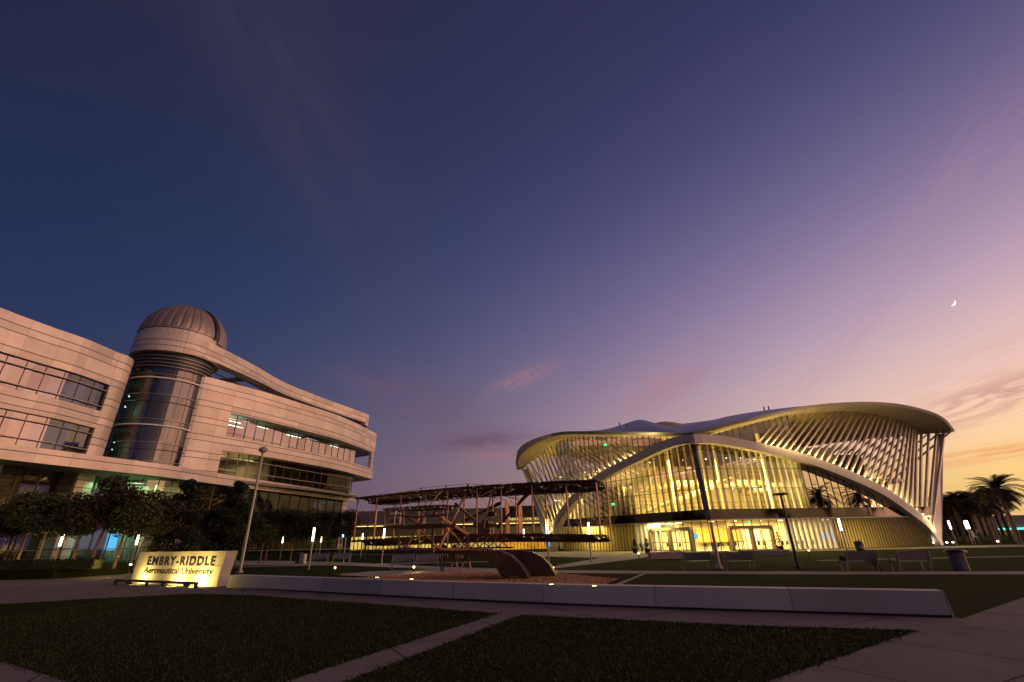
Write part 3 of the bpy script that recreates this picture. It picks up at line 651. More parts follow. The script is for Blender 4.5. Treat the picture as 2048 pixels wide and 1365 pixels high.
M['bandglass'] = glass('dark_band_glass', (.08,.08,.09), .14, (.7,.6,.65), .02, 1.8, .05, .5)
M['mull2'] = P('bronze_door_frame', (.30,.24,.17), .45, .3, .1, 1)
M['plinth'] = P('dark_bronze_plinth', (.05,.03,.022), .5, .55, .35, 2, .25, 30)
M['ruddermat'] = P('speckled_rudder', (.45,.22,.14), .5, .4, .5, 9)
def channel():
    mt, nt, b = newm('channel_glass_wall'); b.inputs['Roughness'].default_value = .35
    uv = nt.nodes.new('ShaderNodeUVMap'); s = nt.nodes.new('ShaderNodeSeparateXYZ'); nt.links.new(uv.outputs[0], s.inputs[0])
    w_ = mth(nt, 'SINE', mth(nt, 'MULTIPLY', s.outputs[0], 21.0)); n = nt.nodes.new('ShaderNodeTexNoise'); n.inputs['Scale'].default_value = .9; nt.links.new(uv.outputs[0], n.inputs['Vector'])
    nt.links.new(vmth(nt, 'SCALE', (.24,.20,.11), None, mth(nt, 'MULTIPLY', mth(nt, 'MULTIPLY_ADD', w_, .3, .6), mth(nt, 'MULTIPLY_ADD', n.outputs[0], 1.2, .3))), b.inputs['Base Color'])
    bp = nt.nodes.new('ShaderNodeBump'); bp.inputs['Strength'].default_value = .6; bp.inputs['Distance'].default_value = .1; nt.links.new(w_, bp.inputs['Height']); nt.links.new(bp.outputs[0], b.inputs['Normal'])
    b.inputs['Transmission Weight'].default_value = 0; 
    tl = nt.nodes.new('ShaderNodeBsdfTranslucent'); tl.inputs[0].default_value = (.42,.33,.15,1); mx = nt.nodes.new('ShaderNodeMixShader'); mx.inputs[0].default_value = .5
    out = [x for x in nt.nodes if x.type == 'OUTPUT_MATERIAL'][0]; nt.links.new(b.outputs[0], mx.inputs[1]); nt.links.new(tl.outputs[0], mx.inputs[2]); nt.links.new(mx.outputs[0], out.inputs[0]); return mt
M['channel'] = channel()
M['cglass'] = glass('coated_reflective_glass', (.13,.12,.10), .80, (1,.90,.80), .010, .92, .012, .5)
# ================================================================ ARENA (right)
ar = thing('event_arena', 'glowing glass student union with winged roof and slanted white fins', 'building', (0,0,0))
EP = [(1031,926,88),(1036,901,85.5),(1054,885,82),(1086,872,78),(1125,864,74),(1178,863.5,69.5),(1247,863.5,64.5),(1310,865,60),(1376,866,55.6),
      (1384,864.5,55),(1440,850,54.6),(1506,835,54.6),(1572,820,55.2),(1638,809,56.4),(1704,804.5,58),(1756,804.5,60),(1809,810,62.5),(1862,823.5,66),(1890,838,69),(1909,860,74)]
E3 = [atY(*p) for p in EP]
El = resample([E3[0]] + spl(E3[:9], 60)[1:], 50); Er = spl(E3[9:], 62)
EF = El + Er; NE = len(EF); iv = len(El)
T0, T1 = EF[0], EF[-1]; ax = (T1-T0); ax.z = 0; ax.normalize(); an = Vector((-ax.y, ax.x, 0))    # an: away from viewer
def mir(p): d = (p-T0).dot(an) if p is not T0 else 0; return p - an*2*d
def mirz(p):
    s = max(0, min(1, (p-T0).dot(ax)/((T1-T0).dot(ax)))); q = p - an*2*(p-T0).dot(an); return q
def bump(i):
    p = EF[i]; s = (p-T0).dot(ax)/((T1-T0).dot(ax))
    g = lambda c, w, a: a*math.exp(-math.sqrt(((s-c)/w)**2+.08)*1.0)*1.6
    e = min(1, max(0, (s-.015)/.06))*min(1, max(0, (.93-s)/.28))
    return (g(.33, .085, 3.0) + g(.555, .09, 1.6) + g(.42, .24, 3.6))*max(e, 0)
NW = 15; rows = []; uvs = []; L = 0
for i in range(NE):
    if i: L += (EF[i]-EF[i-1]).length
    a, c_ = EF[i], mirz(EF[i]); row = []; ur = []
    for k in range(NW):
        w_ = k/(NW-1); p = a.lerp(c_, w_); p.z += bump(i)*(1-abs(2*w_-1))**.9; row.append(p); ur.append((L, w_*50))
    rows.append(row); uvs.append(ur)
mt, nt_, bs_ = newm('standing_seam_roof'); bs_.inputs['Roughness'].default_value = .38; bs_.inputs['Metallic'].default_value = .7
uvn = nt_.nodes.new('ShaderNodeUVMap'); s_ = nt_.nodes.new('ShaderNodeSeparateXYZ'); nt_.links.new(uvn.outputs[0], s_.inputs[0])
sm_ = mth(nt_, 'LESS_THAN', mth(nt_, 'FLOORED_MODULO', s_.outputs[0], .55), .07)
nz = nt_.nodes.new('ShaderNodeTexNoise'); nz.inputs['Scale'].default_value = .3; tcn = nt_.nodes.new('ShaderNodeTexCoord'); nt_.links.new(tcn.outputs['Object'], nz.inputs['Vector'])
kk = mth(nt_, 'MULTIPLY', mth(nt_, 'MULTIPLY_ADD', nz.outputs[0], .5, .75), mth(nt_, 'SUBTRACT', 1.0, mth(nt_, 'MULTIPLY', sm_, .35)))
nt_.links.new(vmth(nt_, 'SCALE', (.36,.34,.38), None, kk), bs_.inputs['Base Color'])
b = MB(); b.grid(rows, uvs, True); roof = b.build('roof', mt, ar)
if roof.data.polygons[len(roof.data.polygons)//2].normal.z < 0: roof.data.flip_normals()
# fascia, soffit
def inward(i, P_):
    t = P_[min(i+1, NE-1)]-P_[max(i-1, 0)]; t.z = 0; t.normalize(); return Vector((-t.y, t.x, 0))
def hfas(i):
    s = (EF[i]-T0).dot(ax)/((T1-T0).dot(ax)); return .30 + .95*math.exp(-(s/.07)**2) + .15*math.exp(-((s-.2)/.2)**2)
LOW = []; INS = []
for i in range(NE):
    n_ = inward(i, EF); h = hfas(i); a = EF[i]; lo = a + n_*.25 - Vector((0,0,h))
    dist = abs((EF[i]-T0).dot(an)); ins = a + n_*min(4.2, 1.4+dist) - Vector((0,0,h*.8+.12)); LOW.append(lo); INS.append(ins)
b = MB(); b.grid([EF, LOW], sm=True); b.grid([[mirz(p) for p in EF], [mirz(p) for p in LOW]]); b.build('fascia', M['clad_a'], ar)
b = MB(); b.grid([[p+Vector((0,-.03,0)) for p in EF[17:iv+1]], [p+Vector((0,-.03,0)) for p in LOW[17:iv+1]]]); b.build('fascia_trim', M['roofmetal'], ar)
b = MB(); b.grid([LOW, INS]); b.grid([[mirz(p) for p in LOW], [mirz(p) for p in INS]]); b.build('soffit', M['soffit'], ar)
rows = []
for i in range(NE):
    a, c_ = INS[i], mirz(INS[i]); rows.append([a.lerp(c_, k/10) + Vector((0,0,bump(i)*.85*math.sin(math.pi*k/10)**.8)) for k in range(11)])
b = MB(); b.grid(rows); b.build('ceiling', M['ceil'], ar)
# arch: box beam
AP = [(1104,1104,74.4),(1109,1068,73),(1119,1040,71.6),(1140,1010,69.8),(1165,983,68.2),(1200,957,66),(1240,935,63.6),(1285,913,60.8),(1330,892,58),(1362,882,56.4),(1388,879,55.2),(1440,882,56),(1519,897,57),(1598,916,58.1),(1677,944,58.9),(1756,980,59.8),(1809,1016,60.5),(1849,1049,61.4),(1877,1091,62.9)]
A3 = [atY(*p) for p in AP]; A3[0].z = -.1; A3[-1].z = -.1
AC = spl(A3[:11], 40)[:-1] + spl(A3[10:], 46); NA = len(AC); ik = 39
def archbox(AC, name, mat):
    b = MB(); rows = []
    for i, p in enumerate(AC):
        t = (AC[min(i+1, NA-1)]-AC[max(i-1, 0)]).normalized(); n_ = Vector((-t.y, t.x, 0)); n_ = n_.normalized() if n_.length > .01 else an.copy()
        up = t.cross(n_); up = up if up.z > 0 else -up
        hw = .52; rows.append([p-n_*.45-up*hw, p-n_*.45+up*hw, p+n_*.75+up*hw*.8, p+n_*.75-up*hw*.8])
    b.grid(rows, sm=False, close=True); b.face(rows[0][::-1]); b.face(rows[-1]); return b.build(name, mat, ar)
archbox(AC, 'arch_beam', M['clad_a'])
ACm = [mirz(p) for p in AC]; archbox(ACm, 'arch_beam', M['clad_a'])
b = MB(); k = ik; p = AC[k]; b.bar((p.x, p.y+.9, p.z), (p.x-.1, p.y+.9, INS[iv].z+.2), 1.2, .5, ax); b.build('valley_block', M['soffit'], ar)
# fins
def near(P_, px, lo=0, hi=None):
    best = None
    for i in range(lo, hi or len(P_)):
        p = P_[i]; d = p-CAM; x = 1024+FPX*d.dot(RC)/d.dot(FW)
        if best is None or abs(x-px) < best[0]: best = (abs(x-px), i)
    return best[1]
def sub(P_, i0, i1, n):
    Q = P_[i0:i1+1] if i1 > i0 else P_[i1:i0+1][::-1]; return resample(Q, n)
NL, NR_ = 23, 31
botL = sub(AC, near(AC, 1272, 0, ik), 2, NL); topL = sub(INS, near(INS, 1221, 0, iv), 0, NL)
botR = sub(AC, near(AC, 1521, ik), NA-3, NR_); topR = sub(INS, near(INS, 1556, iv), NE-1, NR_)
def finmb(b, lo, hi, t):
    d = (hi-lo).normalized(); n_ = Vector((-t.y, t.x, 0)).normalized()
    b.bar(lo+Vector((0,0,.3)), hi+d*.25, .17, .40, t)
fins = []
for bot, top in ((botL, topL), (botR, topR)):
    for i in range(len(bot)):
        t = bot[min(i+1, len(bot)-1)]-bot[max(i-1, 0)]; t.z = 0
        t2 = top[min(i+1, len(top)-1)]-top[max(i-1, 0)]; t2.z = 0; t = (t.normalized()+t2.normalized()*.8).normalized()
        p = bot[i] + Vector((0,0,.25)); b = MB(); finmb(b, p, top[i], t); o = b.build('fin', M['fin'], ar); fins.append(o)
        n_ = Vector((-t.y, t.x, 0)); n_ = n_ if n_.y < 0 else -n_
        d = (top[i]-p).normalized()
        lamp('fin_uplight', 'POINT', p + n_*.85 + d*1.1, 60, (1, .70, .26), None, .05)
b = MB()
for bot, top in ((botL, topL), (botR, topR)):
    for i in range(len(bot)):
        t = bot[min(i+1, len(bot)-1)]-bot[max(i-1, 0)]; t.z = 0; t = t - an*2*t.dot(an)
        finmb(b, mirz(bot[i])+Vector((0,0,.25)), mirz(top[i]), t.normalized())
o = b.build('fin', M['fin'], ar); o['kind'] = 'stuff'
b = MB(); tl = INS[0]; b.plate([tl+ax*.2, tl+ax*1.0, AC[2]+ax*.6, AC[1]-ax*.9], an*.5); b.build('edge_column', M['clad_a'], ar)
b = MB(); tl = INS[-1]; b.plate([tl-ax*.7, tl-ax*.1, AC[-1]+ax*.35, AC[-4]], an*.5); b.build('edge_column', M['clad_a'], ar)
# glass walls
KC, KL, KR = Vector((22.4,57.3,0)), Vector((7.3,79.5,0)), Vector((52.0,61.6,0))
Zs = (3.35, 4.5, 6.86, 9.17, 11.45)
def polyz(P_, q):                    # height of curve P_ where it passes over plan point q (nearest along ax)
    s = q.dot(ax); best = min(P_, key=lambda p: abs(p.dot(ax)-s)); return best.z
TOPS = {}
def facade(a, c_, n, upto, name, gm='aglass'):
    Q = resample([a, c_], n+1); g = MB(); fr = MB(); fn = MB(); t = (c_-a).normalized(); nn = Vector((-t.y, t.x, 0)); nn = nn if nn.y > 0 else -nn; u = 0
    for i in range(n+1):
        za = upto(Q[i], i)
        if i < n:
            zb_ = upto(Q[i+1], i+1); l = (Q[i+1]-Q[i]).length
            zt, zt2 = max(za, 3.4), max(zb_, 3.4)
            for z0_, z1_ in zip(Zs[1:], (*Zs[2:], 40)):
                q0, q1 = min(z1_, zt), min(z1_, zt2)
                if q0 <= z0_+.02 and q1 <= z0_+.02: continue
                q0, q1 = max(q0, z0_), max(q1, z0_)
                g.face([(Q[i].x,Q[i].y,z0_),(Q[i+1].x,Q[i+1].y,z0_),(Q[i+1].x,Q[i+1].y,q1),(Q[i].x,Q[i].y,q0)], [(u,z0_),(u+l,z0_),(u+l,q1),(u,q0)])
                fr.bar((Q[i].x,Q[i].y,z0_), (Q[i+1].x,Q[i+1].y,z0_), .05, .10, (0,0,1))
            u += l
        if za > 4.6:
            fr.bar((Q[i].x,Q[i].y,4.5), (Q[i].x,Q[i].y,za), .055, .14, t)
            if gm == 'aglass': p = Q[i]+nn*.32; fn.bar((p.x,p.y,4.5), (p.x,p.y,max(4.6, min(za-.1, polyz(AC, Q[i])+.2))), .12, .30, t)
    G_ = g.build(name, M[gm], ar); fr.build('mullion', M['mull'], G_)
    if fn.v: fn.build('glass_fin', M['warmwall'], G_)
    TOPS[gm] = [Vector((q.x, q.y, max(upto(q, i), 3.4))) for i, q in enumerate(Q)]; return G_
ceilz = lambda q: polyz(INS, q)-.1
facade(KC, KL, 27, lambda q, i: ceilz(q), 'curtain_wall')
KS = KC.lerp(KR, 15/33); facade(KC, KS, 15, lambda q, i: ceilz(q)+.1, 'curtain_wall'); facade(KS, KR, 18, lambda q, i: polyz(AC, q)+.15, 'curtain_wall', 'cglass')
T_ = TOPS['cglass']; lowarch = []
for q in T_:
    s__ = q.dot(ax); pb_ = min(AC[ik:], key=lambda p: abs(p.dot(ax)-s__)); lowarch.append(pb_+an*.5)
b = MB(); b.grid([T_, [l+Vector((0,0,.1)) for l in lowarch]]); pass
b = MB(); b.wall([(KS.x,KS.y+.3),(KS.x+.8,KS.y+9)], 4.4, 12, .2); b.wall([(KS.x+.9,KS.y+8),(KR.x-2,KR.y+6)], 4.4, 12, .2); b.build('unlit_backdrop', M['dark'], ar)  # added dark walls, make the interior behind the coated glass look unlit
b = MB(); b.bar((22.3,57.0,3.3), (22.0,57.05,12.3), .5, .5, ax); b.build('corner_column', M['mull'], ar)
# dark spandrel band and ledge
for a, c_ in ((KL, KC), (KC, KR)):
    t = (c_-a).normalized(); nn = Vector((-t.y, t.x, 0)); nn = nn if nn.y > 0 else -nn
    b = MB(); P_ = [a-nn*.08, c_-nn*.08]; b.wall(P_, 3.42, 4.5, .3); b.build('spandrel', M['bandglass'], ar)
    b = MB(); b.wall([a-nn*.3, c_-nn*.3], 3.3, 3.42, .5); b.build('ledge', M['clad_a'], ar)
# ground floor
def gfac(a, c_, n, name, mat, finw, mulmat, z1=3.3, skip=()):
    Q = resample([a, c_], n+1); t = (c_-a).normalized(); nn = Vector((-t.y, t.x, 0)); nn = nn if nn.y > 0 else -nn
    g = MB(); u = 0; fr = MB()
    for i in range(n):
        l = (Q[i+1]-Q[i]).length; p, q = Q[i]+nn*.25, Q[i+1]+nn*.25
        if i not in skip: g.face([(p.x,p.y,0),(q.x,q.y,0),(q.x,q.y,z1),(p.x,p.y,z1)], [(u,0),(u+l,0),(u+l,z1),(u,z1)])
        u += l
    for i in range(n+1):
        if i in skip and i-1 in skip: continue
        p = Q[i]+nn*.2; fr.bar((p.x,p.y,0), (p.x,p.y,z1), finw, .35 if finw > .1 else .1, t)
    G_ = g.build(name, mat, ar); fr.build('mullion', mulmat, G_); return G_, Q, t, nn
q1 = KC.lerp(KL, .28); q2 = KC.lerp(KL, .42)
gfac(KC, q1, 6, 'entrance_glass', M['aglass'], .07, M['mull'])
gfac(q1, q2, 5, 'entrance_glass', M['aglass'], .28, M['white'])
gfac(q2, KL, 26, 'translucent_wall', M['channel'], .06, M['mull'])
r1 = KC.lerp(KR, .33); r2 = KC.lerp(KR, .53)
gfac(KC, r1, 9, 'entrance_glass', M['aglass'], .07, M['mull'])
gfac(r1, r2, 9, 'entrance_glass', M['aglass'], .26, M['white'])
gfac(r2, KR-Vector((.9,0,0)), 34, 'translucent_wall', M['channel'], .06, M['mull'])
# entrance doors
def doors(a, b_, label):
    a = Vector((a.x,a.y,0)); b_ = Vector((b_.x,b_.y,0)); t = (b_-a).normalized(); nn = Vector((-t.y, t.x, 0)); nn = nn if nn.y > 0 else -nn; l = (b_-a).length
    fr = MB()
    for s in (0, .5, 1): fr.bar(a+t*l*s-nn*.35, a+t*l*s-nn*.35+Vector((0,0,2.45)), .26, .5, t)
    fr.bar(a-nn*.35+Vector((0,0,2.5)), b_-nn*.35+Vector((0,0,2.5)), .32, .6, (0,0,1)); F_ = fr.build('entrance_frame', M['mull2'], ar)
    for k in range(4):
        p = a+t*(l*(k+.5)/4)-nn*.3; b = MB(); w2 = l/4*.42
        for s in (-1, 1): b.bar(p+t*w2*s, p+t*w2*s+Vector((0,0,2.3)), .09, .08, t)
        for z in (.12, 1.0, 2.27): b.bar(p-t*w2+Vector((0,0,z)), p+t*w2+Vector((0,0,z)), .09, .06, (0,0,1))
        b.build('door_leaf', M['mull2'], F_)
dA = lambda px: None
def onfac(px, a, c_):
    d = pray(px, 1090); e = c_-a; den = d.x*e.y-d.y*e.x; t = (a.x*e.y-a.y*e.x)/den; return Vector((d.x*t, d.y*t, 0))
doors(onfac(1308, KC, KL), onfac(1388, KC, KL), '')
doors(onfac(1462, KC, KR), onfac(1545, KC, KR), '')
# interior
def inner(off, z0, z1, name, mat, depth=26):
    n1 = (KL-KC).normalized(); m1 = Vector((-n1.y, n1.x, 0)); m1 = m1 if m1.y > 0 else -m1
    n2 = (KR-KC).normalized(); m2 = Vector((-n2.y, n2.x, 0)); m2 = m2 if m2.y > 0 else -m2
    c0 = KC + Vector((0,1,0))*off*1.15; l0 = KL + m1*off; r0 = KR + m2*off
    b = MB(); b.prism([(c0.x,c0.y),(r0.x-1.5,r0.y),(r0.x-4,r0.y+depth),(l0.x+8,l0.y+depth*.7),(l0.x+1,l0.y)], z0, z1); return b.build(name, mat, ar)
inner(.5, 3.45, 4.3, 'floor_slab', M['ceil'])
inner(9.5, 8.6, 9.0, 'floor_slab', M['ceil'], 17)
inner(.6, -.05, .03, 'ground_floor', M['slab'])
b = MB(); b.wall([(8,92),(20,80),(46,80),(52,78)], 0, 12.6, .3); b.build('back_wall', M['warmwall'], ar)
b = MB(); b.wall([(13.5,74),(19,68),(31,67),(44,69)], 0, 3.4, .3); b.build('lobby_wall', M['warmwall'], ar)
b = MB(); b.wall([(24,66.5),(30,66.3)], .9, 2.6, .2); b.build('orange_panel', M['orange'], ar)
b = MB(); b.wall([(38,66.0),(46,67.3)], 4.4, 13.0, .3); b.build('terrace_wall', M['soffit'], ar)
b = MB(); b.prism([(36.6,59.6),(51,62.6),(50.5,86),(36.6,86)], 7.6, 8.0); b.build('terrace_floor', M['soffit'], ar)
for i, (x, y) in enumerate(((15,72),(21.5,66),(28,65),(35,66),(18,76),(30,75))):
    b = MB(); b.tube([(x,y,0),(x,y,15)], .28, 12); b.build('interior_column', M['warmwall'], ar)
b = MB(); b.plate([Vector((29,63,8.2)), Vector((17,69,4.2)), Vector((17,69,4.6)), Vector((29,63,8.8))], (0,1.6,0)); b.build('staircase', M['ceil'], ar)
ls = []
for z, dy, n in ((8.35, 10.5, 16), (12.6, 14, 14), (3.38, 3.0, 12), (8.35, 15, 12)):
    for i in range(n):
        s_ = (i+.5)/n; base = KL.lerp(KC, s_*2) if s_ < .5 else KC.lerp(KR, (s_-.5)*1.3)
        p = base + Vector((random.uniform(-.4,.4), dy+random.uniform(-1.5,1.5), z-.12)); a_ = random.choice((.0, .9, 1.2))
        b = MB(); d = Vector((math.cos(a_), math.sin(a_), 0))*random.choice((.3,.5,.8)); b.bar(p-d, p+d, .10, .05); ls.append(b.build('ceiling_light', M['strip'], ar))
        if z > 4: b = MB(); b.tube([p, p+Vector((0,0,.7))], .012, 4); b.build('cable', M['mull'], ls[-1])
for x, y, z, e in ((12,74,3.2,600),(19,63,3.2,700),(25,62.5,3.2,700),(32,64,3.2,700),(39,65,3.2,500)):
    lamp('lobby_lamp', 'AREA', (x,y,z), e*2.7, (1,.74,.25), None, 4, (0,0,0), 4)
for x, y, z, e in ((12.5,77,8.3,900),(18,70,8.3,1000),(24,66,11.5,1300),(31,67,11.5,1300),(37,70,8.3,800),(24,66,8.2,900),(32,66,8.2,900)):
    lamp('hall_lamp', 'AREA', (x,y,z), e*2.8, (1,.76,.22), None, 5, (0,0,0), 5)
for x, y, z, e in ((15,75,6,600),(26,68,5,700),(34,69,5,500)):
    lamp('hall_uplamp', 'AREA', (x,y,z), e*2.2, (1,.76,.24), None, 4, (R(180),0,0), 4)
for px, py, Y in ((1211,890,68),(1226,1009,66),(1340,1050,59.5),(1500,1045.5,58.8)):
    p = atY(px, py, Y); b = MB(); b.box(p, (.38,.06,.22)); b.build('exit_sign', M['green'], ar)
for px, py, Y, w_, h_ in ((1392,1073,63,.55,.5),(1656,1072,61.5,1.7,.9)):
    p = atY(px, py, Y); b = MB(); b.box(p, (w_,.06,h_)); b.build('wall_screen', M['screen'], ar)
for px, py, Y in ((1239,843,74),(1254,846,72),(1529,812,70),(1538,811,70)):
    b = MB(); p = atY(px, py+9, Y); b.bar(p, p+Vector((0,0,.55)), .14, .14); b.build('roof_vent', M['dark'], ar)

a_, c_ = KL.lerp(KC, .24), KL.lerp(KC, .60); b = MB(); b.wall([(a_.x+.5,a_.y+.9),(c_.x+.5,c_.y+.9)], 4.5, 8.7, .1); b.build('unlit_zone_panel', M['bldg'], ar)  # added dark panel standing for an unlit zone behind the glass

for z, dy, c0_ in ((4.35, 1.6, 1.05), (9.0, 9.9, 1.05)):
    b = MB(); p0, p1, p2 = KL+Vector((.8,dy,z)), KC+Vector((0,dy*1.1,z)), KC.lerp(KR, .5)+Vector((0,dy,z))
    b.tube([p0+Vector((0,0,c0_)), p1+Vector((0,0,c0_)), p2+Vector((0,0,c0_))], .035, 5); b.tube([p0+Vector((0,0,.5)), p1+Vector((0,0,.5)), p2+Vector((0,0,.5))], .02, 5)
    for q in resample([p0,p1],16)+resample([p1,p2],12): b.tube([q, q+Vector((0,0,c0_))], .02, 4)
    b.build('balcony_railing', M['dark'], ar)
def make_table():
    t = thing('cafe_table', 'round cafe table with stools inside the glowing lobby', 'table', (0,0,0), 0, 'cafe tables inside the lobby')
    b = MB(); b.tube([(0,0,.72),(0,0,.76)], .42, 16); b.build('table_top', M['dark'], t)
    b = MB(); b.tube([(0,0,.03),(0,0,.72)], .04, 8); b.tube([(0,0,.03),(0,0,.06)], .25, 12); b.build('pedestal', M['dark'], t)
    for k in range(3):
        a = k*2.09; b = MB(); x, y = .75*math.cos(a), .75*math.sin(a); b.tube([(x,y,.44),(x,y,.5)], .18, 10); b.tube([(x,y,.03),(x,y,.44)], .03, 6); b.tube([(x*1.15,y*1.15,.5),(x*1.2,y*1.2,.9)], [.16,.14], 8); b.build('stool', M['dark'], t)
    return t
tb0 = make_table()
for k, (x, y) in enumerate(((19.5,62.5),(23.8,61),(26.3,62.2),(30.5,61.5),(33,62.6),(35.5,61.8),(17,65.5))):
    o = tb0 if k == 0 else dup(tb0, (x, y, .03)); o['label'] = ('leftmost','second','third','middle','fifth','sixth','rearmost')[k] + ' round cafe table with stools seen through the lobby glass'; o.location = (x, y, .03); o.rotation_euler = (0,0,k*1.1)
# ================================================================ BACKGROUND BUILDINGS
def litpane(name, col, st, pane=1.2, dark=.35):
    mt = bpy.data.materials.new(name); mt.use_nodes = True; nt = mt.node_tree; nt.nodes.clear()
    uv = nt.nodes.new('ShaderNodeUVMap'); s = nt.nodes.new('ShaderNodeSeparateXYZ'); nt.links.new(uv.outputs[0], s.inputs[0])
    cx = nt.nodes.new('ShaderNodeCombineXYZ'); nt.links.new(mth(nt, 'FLOOR', mth(nt, 'DIVIDE', s.outputs[0], pane)), cx.inputs[0])
    wn = nt.nodes.new('ShaderNodeTexWhiteNoise'); wn.noise_dimensions = '2D'; nt.links.new(cx.outputs[0], wn.inputs['Vector'])
    n = nt.nodes.new('ShaderNodeTexNoise'); n.inputs['Scale'].default_value = 1.6; n.inputs['Detail'].default_value = 4; nt.links.new(uv.outputs[0], n.inputs['Vector'])
    e = nt.nodes.new('ShaderNodeEmission'); e.inputs[0].default_value = (*col, 1)
    k = mth(nt, 'MULTIPLY', mth(nt, 'MULTIPLY_ADD', wn.outputs[0], 1-dark, dark), mth(nt, 'MULTIPLY_ADD', n.outputs[0], 1.6, .2))
    nt.links.new(mth(nt, 'MULTIPLY', k, st), e.inputs[1])
    o = nt.nodes.new('ShaderNodeOutputMaterial'); nt.links.new(e.outputs[0], o.inputs[0]); return mt
M['lit'] = litpane('lit_window_warm', (1, .70, .16), .85); M['lit_o'] = litpane('lit_window_orange', (1, .42, .03), .8, 2.5, .6)
M['lit_d'] = litpane('lit_window_dim', (.8, .62, .2), .12, 1.5, .1)
def panes(a, c_, z0, z1, mat, parent, n, name='window', mw=.12):
    a = Vector((*a, 0)); c_ = Vector((*c_, 0)); b = MB(); L = (c_-a).length
    b.face([(a.x,a.y,z0),(c_.x,c_.y,z0),(c_.x,c_.y,z1),(a.x,a.y,z1)], [(0,0),(L,0),(L,z1-z0),(0,z1-z0)]); o = b.build(name, mat, parent)
    t = (c_-a)/L; nn = Vector((t.y, -t.x, 0)); b = MB()
    for i in range(n+1): p = a.lerp(c_, i/n)+nn*.08; b.bar(p+Vector((0,0,z0)), p+Vector((0,0,z1)), mw, .16, t)
    b.bar(a+nn*.08+Vector((0,0,z1)), c_+nn*.08+Vector((0,0,z1)), .16, .16, (0,0,1)); b.build('window_frame', M['mull'], o); return o
Yb = 96
xl, xm, xr = at(699,Yb).x, at(905,Yb).x, at(1100,Yb).x
def zpx(px, py, Y): return atY(px, py, Y).z
mid = thing('dining_hall', 'low taupe building with a glowing eaves line behind the aircraft sculpture', 'building', (0,0,0))
b = MB(); b.box((at(736,Yb+6).x, Yb+8, 4), (at(773,Yb).x-at(699,Yb).x+2, 10, 2*(zpx(736,1021,Yb)-4)/1)); b.v = [(x, y, max(min(z, zpx(736,1021,Yb+3)), 0)) for x, y, z in b.v]; b.build('upper_wall', M['bldg'], mid)
b = MB(); b.prism([(at(791,Yb).x,Yb+3),(at(1012,Yb).x,Yb+3),(at(1012,Yb).x,Yb+20),(at(791,Yb).x,Yb+20)], 0, zpx(900,1018,Yb+3)); b.build('upper_wall', M['bldg'], mid)
b = MB(); b.prism([(at(1013,Yb).x,Yb+2),(xr+6,Yb+2),(xr+6,Yb+18),(at(1013,Yb).x,Yb+18)], 0, zpx(1050,1012,Yb+2)); b.build('upper_wall', M['dark'], mid)
panes((at(1018,Yb).x,Yb+1.9), (at(1082,Yb).x,Yb+1.9), zpx(1050,1043,Yb), zpx(1050,1034,Yb), M['lit'], mid, 12)
ze = zpx(890,1049,Yb)
b = MB(); b.prism([(xl-1,Yb-3),(xr+2,Yb-3),(xr+2,Yb+3.5),(xl-1,Yb+3.5)], ze-.10, ze+.35); b.build('eaves', M['bldg'], mid)
b = MB(); b.bar((xl-1,Yb-3.05,ze-.18), (xr+2,Yb-3.05,ze-.18), .14, .1); b.build('eaves_light', EM('eaves_glow', (1,.70,.22), 2.2), mid)
b = MB(); b.bar((xl,Yb-.5,zpx(890,1063,Yb)), (xr,Yb-.5,zpx(890,1063,Yb)), 1.4, .5, (0,0,1)); b.build('sign_band', M['bldg'], mid)
panes((xl,Yb), (at(1000,Yb).x,Yb), 0, zpx(890,1070,Yb), M['lit'], mid, 40)
panes((at(1000,Yb).x+.1,Yb), (xr+1,Yb), 0, zpx(1050,1070,Yb), M['lit_o'], mid, 16)
b = MB(); b.prism([(xl,Yb+.2),(xr,Yb+.2),(xr,Yb+3),(xl,Yb+3)], -.1, ze); b.build('wall', M['bldg'], mid)
for px in (823, 1000, 1050):
    b = MB(); b.box((at(px,Yb-1).x, Yb-1, 1.4), (1.0,.1,.8)); b.build('wall_screen', M['lit_o'] if px != 1096 else M['screen'], mid)
b = MB(); b.box(atY(1103,1081,74)+Vector((0,0,0)), (1.3,.1,1.7)); tag(b.build('advertising_screen', M['screen']), 'small bright blue screen standing behind the sculpture wing tip', 'screen')
# right-hand far buildings
rb = thing('parking_building', 'plain brown-grey block behind the palm trees at far right', 'building', (0,0,0))
Y2 = 92
def blockpx(parent, px0, px1, pyt, Y, dep, mat, name='wall'):
    x0, x1 = at(px0, Y).x, at(px1, Y).x; z = zpx((px0+px1)/2, pyt, Y); b = MB(); b.prism([(x0,Y),(x1,Y),(x1+dep*.8,Y+dep),(x0+dep*.8,Y+dep)], -.1, z); return b.build(name, mat, parent)
blockpx(rb, 1884, 1960, 1015, Y2, 8, M['bldg']); blockpx(rb, 1962, 2002, 1022, Y2-3, 9, M['bldg2'])
blockpx(rb, 1886, 1962, 1062, Y2-1, 1, M['dark'], 'ground_opening')
rb2 = thing('glazed_building', 'dim glazed building with a teal light band at the right edge', 'building', (0,0,0))
blockpx(rb2, 2003, 2140, 1030, Y2+2, 12, M['bldg'])
x0, x1 = at(2003, Y2+1.9).x, at(2140, Y2+1.9).x
panes((x0, Y2+1.9), (x1, Y2+1.9), 0, zpx(2030,1060,Y2), M['lit_d'], rb2, 14)
b = MB(); b.bar((x0, Y2+1.6, zpx(2025,1058,Y2)), (x1, Y2+1.6, zpx(2025,1058,Y2)), .35, .15, (0,0,1)); b.build('light_band', M['teal'], rb2)
